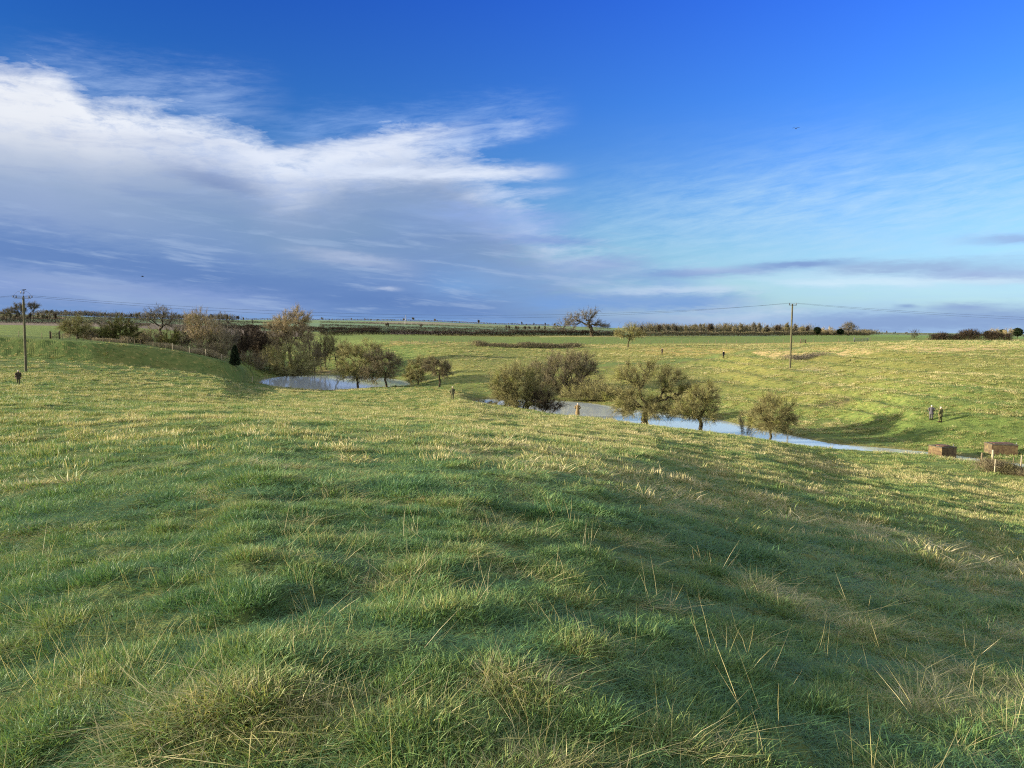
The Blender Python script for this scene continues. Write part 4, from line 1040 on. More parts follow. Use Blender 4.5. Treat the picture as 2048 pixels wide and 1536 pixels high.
tree('oak_tree', 'dome shaped bare oak on the skyline right of the power pole', 1697, 455, [(1697, 655, 15, 9), (1697, 650, 9, 6)], 110, 14, 1.2, 0.036, 0.5, M_grey, crook=0.3, fork=3.5)
tree('ash_tree', 'pale bare small tree between the two skyline conifers', 1653, 450, [(1653, 661, 12, 6)], 45, 14, 1.2, 0.036, 0.15, M_tan, mb=M_bark_l)
for k, (px, d, w, h) in enumerate([(1975, 420, 14, 14), (2004, 425, 16, 17), (2034, 415, 20, 20), (2060, 420, 18, 18)]):
    conifer('pine_tree', ['small dark pine, leftmost of the clump above the right hedge', 'dark round topped pine, second of the clump above the right hedge',
                          'largest dark pine at the right edge of the photo above the hedge', 'dark pine cut by the right edge of the photo'][k], px, d, w, h, 60 + k, group='pines above the right hand hedge', shape='round')
for k, (px, d) in enumerate([(1988, 405), (2018, 400)]):
    tree('ash_tree', ['pale bare tree left among the pines above the right hedge', 'pale bare tree right among the pines above the right hedge'][k], px, d, [(px, 664, 10, 7)], 45, 14, 1.1, 0.03, 0.12, M_tan, mb=M_bark_l, seed=400 + k)
# upper left skyline trees
tree('oak_tree', 'bare domed oak on the far left skyline right of the left pole', 66, 620, [(66, 612, 10, 5), (66, 609, 7, 4)], 80, 14, 1.6, 0.05, 0.45, M_grey, fork=6.0)
tree('ash_tree', 'dense grey tree on the far left skyline behind the left pole', 40, 615, [(40, 617, 13, 9), (28, 620, 8, 6)], 110, 22, 1.6, 0.05, 0.3, M_grey)
tree('ash_tree', 'small grey tree at the left edge of the photo on the skyline', 12, 625, [(12, 624, 12, 6)], 60, 22, 1.6, 0.05, 0.3, M_brown)

# --- far trees: a few proto trees, copied with their parts
def far_proto(kind, seed):
    g = np.random.default_rng(seed)
    root = empty('far_tree', (0, 0, 0))
    E = [(0, 0, 6.0, 3.4, 3.4, 3.2), (g.normal(0, 1.2), 0, 7.5, 2.4, 2.4, 2.4)]
    if kind == 1: E = [(0, 0, 6.5, 2.0, 2.0, 4.6)]
    pts = env_points(g, E, 60, 0.4); T = Tree(seed)
    top = np.array([0, 0, 2.2]); T.limb(np.array([0, 0, -1.0]), top, 0.34, 0.28, 0.1)
    T.grow(top, pts, 0.28, 0.05, 0.2, 0.3)
    p0 = np.array([a[0] for a in T.big]); p1 = np.array([a[1] for a in T.big]); ra = np.array([a[2] for a in T.big]); rb = np.array([a[3] for a in T.big])
    th = ra > 0.12
    V, Q = prisms(p0[th], p1[th], ra[th], rb[th], 5); np_mesh('trunk', V, Q, M_bark, root)
    fine = np.where(~th)[0]; m = 1500
    k = g.choice(fine, m); t = g.random((m, 1)); a = p0[k] * (1 - t) + p1[k] * t
    d = g.normal(0, 1, (m, 3)) + np.array([0, 0, 0.6]); d /= np.linalg.norm(d, axis=1, keepdims=True)
    V, Q = prisms(np.concatenate([p0[fine], a]), np.concatenate([p1[fine], a + d * 1.3]), np.concatenate([ra[fine], np.full(m, 0.045)]), np.concatenate([rb[fine], np.full(m, 0.03)]), 3)
    np_mesh('crown', V, Q, [M_grey, M_brown, M_darktw][seed % 3], root)
    return root
protos = [far_proto(s % 2, 700 + s) for s in range(6)]
used = set()
def far_tree(px, d, s, label, group, k):
    p = protos[k]
    if k in used:
        r = p.copy(); COL.objects.link(r)
        for ch in p.children:
            c = ch.copy(); COL.objects.link(c); c.parent = r
    else: r = p; used.add(k)
    x, y, z = at(px, d)
    r.location = (x, y, z - 0.3); r.scale = (s, s, s); r.rotation_euler = (0, 0, rng.random() * 6.28)
    tag(r, label, 'tree', group)
far_groups = [
    ('bare tree in the long belt on the skyline right of the great oak', 'skyline trees in the belt right of the great oak', [(1285 + i * 6.0 + rng.normal(0, 3.0), 560 + rng.random() * 200, 0.50 + rng.random() * 0.42) for i in range(56)]),
    ('tiny bare tree on the distant ridge in the middle of the photo', 'tiny trees on the middle distant ridge', [(650 + i * 15 + rng.normal(0, 7), 2250 + rng.random() * 200, 0.45 + rng.random() ** 2 * 0.9) for i in range(32)]),
    ('small bare tree in the distant field hedges below the middle ridge', 'trees in the middle distant hedges', [(px, 900 + rng.random() * 60, 0.6) for px in (772, 776, 842, 1012, 1018, 1032, 1036, 1050, 1058, 1070, 1078, 1090)]),
    ('bare tree in the distant wood on the left skyline', 'trees of the distant wood on the left skyline', [(90 + i * 12 + rng.normal(0, 3), 1500 + rng.random() * 150, 0.7 + rng.random() * 0.7) for i in range(34)]),
    ('bare tree in the brown wood at the far left edge', 'trees of the brown wood at the far left', [(-60 + i * 9 + rng.normal(0, 3), 700 + rng.random() * 60, 0.45 + rng.random() * 0.4) for i in range(20)]),
    ('tiny bare tree on the flat horizon right of the skyline oak', 'tiny trees on the flat right horizon', [(1740 + i * 9 + rng.normal(0, 5), 2300, 0.5 + rng.random() * 0.5) for i in range(9)]),
]
for lab, grp, lst in far_groups:
    for i, (px, d, s) in enumerate(lst): far_tree(px, d, s, lab, grp, int(rng.integers(0, 6)))

# ------------------------------------------------------------------ hedges and rough banks
def hedge(name, label, pts, h, w, n, mt, r=0.02, cat='hedge', group=None, top=0.25, base_=0.0, leaf=0, gaps=0.0):
    g = np.random.default_rng(abs(hash(label)) % 1000 if False else len(label) * 31 + int(pts[0][0]) % 97)
    P = np.array([at(px, d) for px, d in pts])
    seg = np.linalg.norm(np.diff(P[:, :2], axis=0), axis=1); cum = np.concatenate([[0], np.cumsum(seg)])
    s = g.random(n) * cum[-1]
    if gaps: s = s[(fbm(s / 5.0, s * 0 + 3.3, 3) > -gaps)]
    n = len(s)
    x = np.interp(s, cum, P[:, 0]); y = np.interp(s, cum, P[:, 1])
    hh = h * (0.85 + top * fbm(s / 4.0, s * 0 + 7, 3) + top * 0.5 * fbm(s / 0.9, s * 0 + 1, 2))
    ox = g.normal(0, w / 3, n); oy = g.normal(0, w / 3, n)
    z = H(x + ox, y + oy) + EYE
    t = g.random(n) ** 0.8
    a = np.stack([x + ox, y + oy, z + base_ + t * hh * 0.85], -1)
    d = g.normal(0, 0.45, (n, 3)) + np.array([0, 0, 0.7]); d /= np.linalg.norm(d, axis=1, keepdims=True)
    e = a + d * (hh * 0.35)[:, None]
    V, Q = prisms(a, e, np.full(n, r), np.full(n, r * 0.5), 3)
    c = np.array([P[0, 0], P[0, 1], P[0, 2]])
    F3 = np.zeros((0, 3), int)
    if leaf:
        m = int(n * leaf); k = g.integers(0, n, m); cc = a[k] + (e[k] - a[k]) * g.random((m, 1))
        tri = (cc[:, None] + g.normal(0, r * 3, (m, 3, 3))).reshape(-1, 3); F3 = np.arange(3 * m).reshape(-1, 3) + len(V); V = np.concatenate([V, tri])
    o = np_mesh(name, V - c, [Q, F3], mt); o.location = c
    tag(o, label, cat, group)
hedge('hedge', 'long clipped dark hedge across the middle of the plateau left of the great oak', [(640, 338), (780, 348), (900, 352), (1050, 362), (1180, 372), (1240, 378)], 2.8, 1.6, 26000, M_darktw, 0.026, leaf=0.3)
hedge('hedge', 'long dark hedge right of the small yellow green hawthorn on the plateau', [(1282, 388), (1400, 408), (1540, 428), (1740, 470)], 2.8, 1.8, 24000, M_brown, 0.034, leaf=0.3)
hedge('hedge', 'dark ragged hedge on the right shoulder under the pines', [(1828, 252), (1900, 250), (1975, 246), (2048, 243), (2300, 235)], 2.9, 2.2, 24000, M_darktw, 0.026, leaf=0.3, top=0.5, gaps=0.25)
hedge('hedge', 'dark hedge along the far edge of the bright field at left', [(-500, 352), (0, 347), (100, 350), (185, 352), (300, 356)], 2.2, 1.4, 16000, M_darktw, 0.030, leaf=0.3)
hedge('hedge', 'thin dark hedge beyond the ploughed strip at left', [(-500, 640), (0, 642), (130, 645), (500, 655)], 3.2, 2.2, 14000, M_darktw, 0.055)
hedge('hedge', 'dark hedge behind the tan willow and the pond trees', [(440, 430), (540, 442), (640, 425), (760, 430)], 3.0, 2.0, 14000, M_darktw, 0.040)
hedge('hedge', 'thin hedge line crossing the pale green field in the middle distance', [(640, 860), (820, 820), (1000, 760), (1250, 720)], 2.8, 2.2, 12000, M_darktw, 0.07)
hedge('hedge', 'thin hedge line below the middle ridge', [(640, 1500), (830, 1480), (1000, 1420), (1150, 1350)], 4.0, 3.0, 9000, M_grey, 0.12)
hedge('hedge', 'thin hedge line between the pond trees and the pale field', [(600, 560), (780, 575), (960, 560), (1200, 560)], 2.2, 2.0, 11000, M_darktw, 0.05)
hedge('hedge', 'hedge line on the crest of the middle ridge', [(480, 2180), (700, 2250), (900, 2400), (1100, 2800)], 5.5, 5.0, 9000, M_grey, 0.20)
hedge('hedge', 'hedge line across the left hillside below the skyline wood', [(130, 1130), (260, 1140), (420, 1180), (600, 1240)], 3.6, 3.0, 9000, M_darktw, 0.10)
hedge('woodland', 'low brown far off wood on the skyline right of the great oak', [(1262, 640), (1400, 660), (1500, 680), (1620, 720)], 8.0, 14.0, 15000, M_brown, 0.08, 'wood', top=0.5)
hedge('woodland', 'low far off wood behind the skyline oak on the right', [(1560, 760), (1640, 750), (1700, 760), (1745, 780)], 5.0, 14.0, 8000, M_brown, 0.09, 'wood', top=0.5)
hedge('woodland', 'dark far off wood along the left skyline', [(70, 1560), (250, 1580), (330, 1600), (470, 1650)], 10.0, 25.0, 12000, M_grey, 0.22, 'wood', top=0.6)
hedge('woodland', 'brown far off wood at the left edge above the ploughed strip', [(-500, 760), (0, 755), (50, 760), (130, 780)], 6.5, 16.0, 14000, M_brown, 0.09, 'wood', top=0.5)
hedge('hedge', 'hedge line on the flat right horizon', [(1735, 1500), (1860, 1450), (2000, 1400), (2300, 1400)], 4.0, 4.0, 9000, M_grey, 0.12)
hedge('brushwood_bank', 'bank of cut dark brushwood below the crop field left of the great oak', [(952, 243), (1040, 241), (1100, 242), (1158, 246)], 1.5, 3.4, 15000, M_brown, 0.022, 'brushwood', top=0.5)
hedge('reed_bed', 'pale dry reeds along the fence below the left copse', [(250, 156), (330, 158), (380, 160), (445, 163)], 1.3, 2.2, 9000, M_tan, 0.014, 'reeds', top=0.5, gaps=0.3)
hedge('reed_bed', 'pale dry reeds at the foot of the leftmost copse shrubs', [(128, 152), (190, 154), (250, 156)], 0.9, 1.6, 4000, M_tan, 0.014, 'reeds', top=0.5, gaps=0.3)
hedge('brushwood_bank', 'patch of dead bracken beside the foot of the right power pole', [(1585, 163), (1600, 163), (1632, 164)], 0.9, 4.5, 3500, M_grey, 0.020, 'bracken', top=0.5)
hedge('bramble_bank', 'dead bramble tangle inside the fenced corner at the right edge', [(1966, 68.5), (2000, 68), (2048, 67), (2090, 66)], 1.0, 1.6, 6500, M_brown, 0.009, 'bramble', top=0.5)
hedge('reed_bed', 'brown dead stems on the bare ground at the right bank of the pond', [(640, 200), (690, 202), (740, 200)], 1.0, 3.0, 4500, M_brown, 0.02, 'reeds', top=0.5, gaps=0.2)

# ------------------------------------------------------------------ fences
def fence_post(px, d, h, r, m, label, group, wires=None, lean=0.0, name='fence_post'):
    x, y, z = at(px, d)
    mb = MB()
    g = np.random.default_rng(int(px * 3 + d))
    tx, ty = g.normal(0, 0.02) + lean, g.normal(0, 0.02)
    mb.tube([(0, 0, -0.4), (tx * h * 0.5, ty * h * .5, h * 0.5), (tx * h, ty * h, h - 0.03), (tx * h, ty * h, h)], [r, r * 0.97, r * 0.93, r * 0.6], 7)
    o = mb.build(name, m, None, True); o.location = (x, y, z)
    tag(o, label, 'fence post', group)
    return Vector((x + tx * h, y + ty * h, z + h))
def fence_line(pts, n, h, label, group, m=None, r=0.06, wire_label=None, jit=0.4):
    q = np.linspace(0, 1, n); L = []
    for i, t in enumerate(q):
        px = np.interp(t, np.linspace(0, 1, len(pts)), [p[0] for p in pts]); d = np.interp(t, np.linspace(0, 1, len(pts)), [p[1] for p in pts])
        px += rng.normal(0, jit); L.append(fence_post(px, d, h * (1 + rng.normal(0, 0.05)), r, m or M_post, label, group))
    mb = MB()
    for k in (0.97, 0.62, 0.28):
        mb.tube([tuple(a - Vector((0, 0, h * (1 - k)))) for a in L], 0.006, 3)
    c = np.array(L[0]); mb.v = [v - c for v in mb.v]
    o = mb.build('fence_wire', M_wire); o.location = L[0]
    tag(o, wire_label, 'fence wire')
fence_line([(-20, 146), (38, 146.5), (84, 147.5), (104, 148)], 4, 1.25, 'thin fence post in the grass beside the left power pole', 'posts of the fence by the left pole', wire_label='strands of wire on the far left fence')
fence_line([(112, 148.5), (190, 149), (260, 151), (330, 153)], 18, 1.05, 'close set paling post in front of the left copse', 'palings in front of the left copse', M_post, 0.045, 'strands of wire along the palings of the left copse')
fence_line([(345, 153.5), (379, 155), (411, 156.5), (443, 158), (474, 160), (505, 163), (530, 168)], 7, 1.35, 'pale fence post on the slope running down to the pond', 'pale posts running down to the pond', M_paleco, 0.075, 'strands of wire on the fence running down to the pond', 0.2)
fence_line([(770, 258), (860, 255), (950, 252)], 14, 1.2, 'thin fence post along the crop field above the pond trees', 'posts between pond trees and brushwood bank', M_post, 0.055, 'strands of wire on the crop field fence above the pond trees', 1.0)
fence_line([(1080, 262), (1180, 262), (1290, 264)], 9, 1.15, 'thin fence post in the crop field edge below the great oak', 'posts below the great oak', M_post, 0.05, 'strands of wire on the fence below the great oak', 1.0)
fence_line([(1299, 262), (1400, 268), (1520, 262), (1640, 255), (1740, 250)], 26, 1.25, 'thin fence post along the crop field edge left and right of the power pole', 'posts along the plateau edge by the right pole', M_post, 0.055, 'strands of wire on the plateau edge fence by the right pole', 1.2)
for px, lab in ((955, 'dark strainer post, left one of the pair at the brushwood bank'), (965, 'dark strainer post, right one of the pair at the brushwood bank')):
    fence_post(px, 240, 1.5, 0.11, M_bark, lab, 'strainer posts at the brushwood bank')

def field_gate(px, d, w, h, label, rz, m, bars=5):
    x, y, z = at(px, d)
    root = empty('field_gate', (x, y, z), rz); tag(root, label, 'gate')
    for i in range(bars):
        mb = MB(); mb.box((0, 0, 0.22 + (h - 0.28) * i / (bars - 1)), (w, 0.04, 0.07)); mb.build('rail', m, root)
    for sx in (-1, 1):
        mb = MB(); mb.box((sx * (w / 2 - 0.03), -0.05, h / 2 + 0.05), (0.09, 0.05, h)); mb.build('stile', m, root)
        mb = MB(); mb.tube([(sx * (w / 2 + 0.12), 0, -0.3), (sx * (w / 2 + 0.12), 0, h + 0.15), (sx * (w / 2 + 0.12), 0, h + 0.2)], [0.11, 0.10, 0.05], 8); mb.build('gate_post', m, root, True)
    mb = MB(); L = math.hypot(w, h); mb.box((0, 0.055, h / 2), (L * 0.86, 0.03, 0.06), M=Matrix.Rotation(-math.atan2(h * .75, w), 4, 'Y')); mb.build('brace', m, root)
field_gate(110, 148.2, 1.5, 1.35, 'small dark timber gate at the left end of the copse fence', 0.15, M_bark)
field_gate(1722, 248, 4.4, 1.25, 'pale metal field gate at the plateau edge right of the power pole', 0.1, M_metal)
field_gate(1606, 250, 1.6, 1.35, 'small timber gate in the plateau fence just right of the power pole', 0.1, M_post)

# ------------------------------------------------------------------ power poles and their wires
def power_pole(px, d, h, label, style):
    x, y, z = at(px, d)
    root = empty('power_pole', (x, y, z)); tag(root, label, 'power pole', 'power poles')
    mb = MB(); mb.tube([(0, 0, -1.0), (0, 0, 0.3), (0, 0, h * 0.5), (0, 0, h - 0.12), (0, 0, h)], [0.19, 0.185, 0.165, 0.14, 0.10], 14); mb.build('pole', M_pole, root, True)
    W2 = 1.25 if style == 1 else 0.72
    mb = MB(); mb.box((0, -0.19, h - 0.25), (2 * W2, 0.10, 0.12)); mb.build('crossarm', M_metal, root)
    tips = []
    for sx in ((-1, 0, 1) if style == 1 else (-1, 1)):
        if style == 1:
            for s2 in (-1, 1):
                ox = sx * (W2 - 0.08) + s2 * 0.22
                m2 = MB(); zz = h - 0.10 if sx else h + 0.50
                r = [0.03, 0.08, 0.04, 0.085, 0.04, 0.075, 0.03]
                m2.tube([(ox, -0.19, zz - 0.10 + 0.055 * i) for i in range(7)], [q * 1.15 for q in r], 10); m2.build('insulator', M_insul, root, True)
            tips.append(Vector((x + sx * (W2 - 0.08), y - 0.19, z + (h + 0.12 if sx else h + 0.78))))
        else:
            ox = sx * (W2 - 0.08)
            m2 = MB(); m2.tube([(ox, -0.19, h - 0.22 + 0.06 * i) for i in range(7)], [0.03, 0.075, 0.04, 0.08, 0.045, 0.07, 0.03], 10); m2.build('insulator', M_insul, root, True)
            tips.append(Vector((x + ox, y - 0.19, z + h + 0.16)))
    if style == 1:
        m2 = MB(); m2.tube([(0, 0, h - 0.1), (0, -0.05, h + 0.45), (0, -0.19, h + 0.5)], 0.035, 6); m2.build('top_bracket', M_metal, root, True)
        for sx in (-1, 1):   # jumper loops from arm to top
            m2 = MB(); m2.tube([(sx * W2 * math.cos(t) * 1.0, -0.2, h + 0.02 + 0.78 * math.sin(t)) for t in np.linspace(0, math.pi / 2, 8)], 0.014, 4); m2.build('jumper_wire', M_wire, root)
        m2 = MB(); m2.tube([(0.15, -0.2, h - 0.6), (0.55, -0.2, h - 0.72), (0.95, -0.2, h - 0.35), (1.1, -0.2, h - 0.1)], 0.014, 4); m2.build('jumper_wire', M_wire, root)
    m2 = MB(); m2.box((0, -0.165, 2.4), (0.16, 0.03, 0.20)); m2.build('warning_plate', M_paleco, root)
    return tips, (x, y, z)
t1, p1_ = power_pole(52, 115, 11.3, 'weathered power pole with a crowded crossarm at the far left', 1)
t2, p2_ = power_pole(1580, 147, 12.4, 'slim power pole with a short crossarm on the right hand valley side', 2)
def cable(a, b, sag, label, r=0.02):
    mb = MB(); n = 40; pts = []
    for i in range(n + 1):
        t = i / n; p = a.lerp(b, t); pts.append((p.x - a.x, p.y - a.y, p.z - a.z - sag * 4 * t * (1 - t)))
    mb.tube(pts, r, 4); o = mb.build('power_cable', M_wire); o.location = a
    tag(o, label, 'cable', 'overhead power cables')
cable(t1[0], t2[0], 3.1, 'lower overhead cable spanning between the two power poles', 0.013)
cable(t1[2], t2[1], 2.6, 'upper overhead cable spanning between the two power poles', 0.013)
lv = ray(-420, 575); e1 = Vector((lv[0] / lv[1] * 75, 75, EYE + lv[2] / lv[1] * 75))
cable(e1, t1[0], 0.8, 'overhead cable leaving the photo to the left of the left pole, lower strand', 0.012)
cable(e1 + Vector((0.8, 0, 0.3)), t1[2], 0.7, 'overhead cable leaving the photo to the left of the left pole, upper strand', 0.012)
rv = ray(2900, 640); e2 = Vector((rv[0] / rv[1] * 150, 150, EYE + rv[2] / rv[1] * 150))
cable(t2[0], e2, 2.2, 'overhead cable leaving the photo to the right of the right pole, near strand', 0.013)
cable(t2[1], e2 + Vector((0.6, 0.6, 0.1)), 1.8, 'overhead cable leaving the photo to the right of the right pole, far strand', 0.013)

# ------------------------------------------------------------------ birds
def bird(loc, s, rz, label, flying):
    root = empty('bird', loc, rz); root.scale = (s, s, s); tag(root, label, 'bird')
    mb = MB()
    rr = []
    for t, r, dz in ((-0.24, 0.012, 0.02), (-0.16, 0.05, 0.01), (-0.05, 0.085, 0), (0.08, 0.08, 0.01), (0.15, 0.05, 0.035), (0.20, 0.052, 0.06), (0.25, 0.035, 0.055), (0.31, 0.006, 0.04)):
        a = np.arange(10) * 2 * math.pi / 10; rr.append(np.stack([np.full(10, t), np.cos(a) * r, dz + np.sin(a) * r], -1))
    mb.rings(rr); mb.build('body', M_black, root, True)
    mb = MB(); mb.box((-0.30, 0, 0.015), (0.20, 0.09, 0.012)); mb.build('tail', M_black, root)
    for sy in (-1, 1):
        mb = MB()
        if flying:
            y = [0.05, 0.22, 0.42, 0.56]; z = [0.03, 0.12, 0.14, 0.05]; c = [0.20, 0.19, 0.14, 0.03]
        else:
            y = [0.06, 0.085, 0.08, 0.06]; z = [0.05, 0.03, 0.0, -0.02]; c = [0.22, 0.24, 0.18, 0.10]
        R_ = [np.array([(c[i] * .5, sy * y[i], z[i]), (0, sy * y[i], z[i] + 0.012), (-c[i] * .5, sy * y[i], z[i]), (0, sy * y[i], z[i] - 0.012)]) for i in range(4)]
        mb.rings(R_); mb.build('wing', M_black, root)
    return root
bird((p1_[0] + 0.15, p1_[1] - 0.1, p1_[2] + 11.3 + 0.93), 1.1, 0.4, 'dark crow perched on top of the left power pole', False)
v = ray(1592, 257); bird((v[0] / v[1] * 130, 130, EYE + v[2] / v[1] * 130), 1.1, 1.2, 'tiny dark bird flying high in the blue sky on the right', True)
v = ray(285, 553); bird((v[0] / v[1] * 160, 160, EYE + v[2] / v[1] * 160), 1.0, 0.2, 'tiny dark bird flying low over the left copse', True)

# ------------------------------------------------------------------ brick tanks at the right
def tank(px, d, label, w, l, h, rz, lid):
    x, y, z = at(px, d)
    root = empty('brick_tank', (x, y, z - 0.25), rz); tag(root, label, 'tank', 'brick tanks by the stream')
    t = 0.16; H_ = h + 0.25
    mb = MB()
    mb.box((0, -l / 2 + t / 2, H_ / 2), (w, t, H_)); mb.box((0, l / 2 - t / 2, H_ / 2), (w, t, H_))
    mb.box((-w / 2 + t / 2, 0, H_ / 2), (t, l - 2 * t, H_)); mb.box((w / 2 - t / 2, 0, H_ / 2), (t, l - 2 * t, H_))
    mb.build('wall', M_brick, root)
    mb = MB()
    for sy in (-1, 1): mb.box((0, sy * (l / 2 - 0.11), H_ + 0.045), (w + 0.06, 0.26, 0.09))
    for sx in (-1, 1): mb.box((sx * (w / 2 - 0.11), 0, H_ + 0.044), (0.26, l - 0.48, 0.086))
    mb.build('coping', M_conc, root)
    mb = MB(); mb.box((0, 0, H_ - 0.30), (w - 2 * t, l - 2 * t, 0.06)); mb.build('floor_slab', M_rust, root)
    if lid:
        mb = MB(); n = 20
        for r0, z0 in ((0.62, 0),): pass
        a = np.arange(n) * 2 * math.pi / n
        R_ = [np.stack([np.cos(a) * r, np.sin(a) * r, np.full(n, zz)], -1) for r, zz in ((0.60, H_ - 0.27), (0.60, H_ + 0.10), (0.66, H_ + 0.12), (0.66, H_ + 0.17), (0.30, H_ + 0.21))]
        mb.rings(R_); mb.build('manhole_cover', M_rust, root, False)
    else:
        mb = MB(); mb.box((0.1, 0.1, H_ + 0.11), (w * 0.8, l * 0.7, 0.05), rz=0.06); mb.build('sheet_cover', M_rust, root)
    mb = MB(); mb.tube([(w / 2 + 0.06, -l / 2 + 0.5, 0), (w / 2 + 0.06, -l / 2 + 0.5, H_ + 0.25)], 0.035, 6); mb.build('pipe', M_metal, root)
tank(1884, 79.3, 'square brick tank with a round rusty cover beside the stream', 1.80, 1.80, 1.05, math.radians(14), True)
tank(2001, 79.5, 'long low brick tank with a sheet cover behind the fenced corner', 2.5, 1.7, 1.0, math.radians(-8), False)
corner = [(1961, 71.5, 1.35, 0.09, M_post, 0.02, 'thick weathered corner post of the fenced corner'), (1984, 70.5, 1.75, 0.10, M_paleco, 0.0, 'tallest pale square post in the fenced corner'),
          (1989, 67.0, 1.35, 0.055, M_paleco, 0.03, 'slim pale post nearest the viewer in the fenced corner'), (2025, 71.0, 1.1, 0.04, M_post, 0.05, 'thin short stake in the middle of the fenced corner'),
          (2041, 70.5, 1.35, 0.07, M_paleco, 0.03, 'pale post at the right edge of the fenced corner')]
tips = []
for px, d, h, r, m, ln, lab in corner: tips.append(fence_post(px, d, h, r, m, lab, 'posts of the fenced corner by the tanks', lean=ln))
x, y, z = at(1968, 70.4)
mb = MB(); mb.tube([(0, 0, 0), (-0.32, 0.3, 1.0)], 0.045, 6); o = mb.build('brace_post', M_post); o.location = (x + 0.25, y, z - 0.1); tag(o, 'slanting brace leaning against the thick corner post', 'fence brace')
mb = MB(); c = tips[0]
for k in (0.1, 0.45, 0.8):
    mb.tube([tuple(a - c - Vector((0, 0, k))) for a in (tips[0], tips[1], tips[3], tips[4])], 0.006, 3)
o = mb.build('fence_wire', M_wire); o.location = c; tag(o, 'strands of wire round the fenced corner by the tanks', 'fence wire')

# fallen branch and molehill in the near field
x, y, z = at(1440, 84)
mb = MB(); x, y, z = at(1330, 94)
mb.tube([(-1.6, 0, 0.5), (-0.9, -0.2, 0.28), (0, -0.3, 0.20), (0.9, -0.2, 0.32), (1.7, 0, 0.26)], [0.09, 0.07, 0.06, 0.04, 0.015], 6)
mb.tube([(0.2, -0.3, 0.2), (0.45, -0.35, 0.65), (0.6, -0.3, 0.95)], [0.04, 0.025, 0.01], 5)
o = mb.build('fallen_branch', M_bark, None, True); o.location = (x, y, z); tag(o, 'bare fallen branch lying at the foot of the biggest hawthorn', 'branch')
def molehill(px, d, s, label):
    x, y, z = at(px, d); g = np.random.default_rng(int(px))
    n = 18; R_ = []
    for t in np.linspace(0, 1, 6):
        a = np.arange(n) * 2 * math.pi / n
        r = s * (1 - t ** 1.6) * (1 + 0.15 * g.normal(0, 1, n)) + 0.01
        R_.append(np.stack([np.cos(a) * r * 1.3, np.sin(a) * r, np.full(n, t * s * 0.45 - 0.05)], -1))
    mb = MB(); mb.rings(R_); o = mb.build('molehill', M_soil, None, True); o.location = (x, y, z); tag(o, label, 'molehill', 'molehills')
M_soil = mat('bare_soil', lambda b: bsdf(b, b.mix(b.noise(objc(b), 14, 5, 0.6), (0.02, 0.014, 0.009, 1), (0.075, 0.05, 0.03, 1)), 0.95, bump(b, b.noise(objc(b), 25, 4), 0.8, 0.03)))
molehill(555, 84, 0.34, 'dark molehill in the bright grass below the pond')
molehill(506, 88, 0.24, 'smaller molehill left of the dark one below the pond')

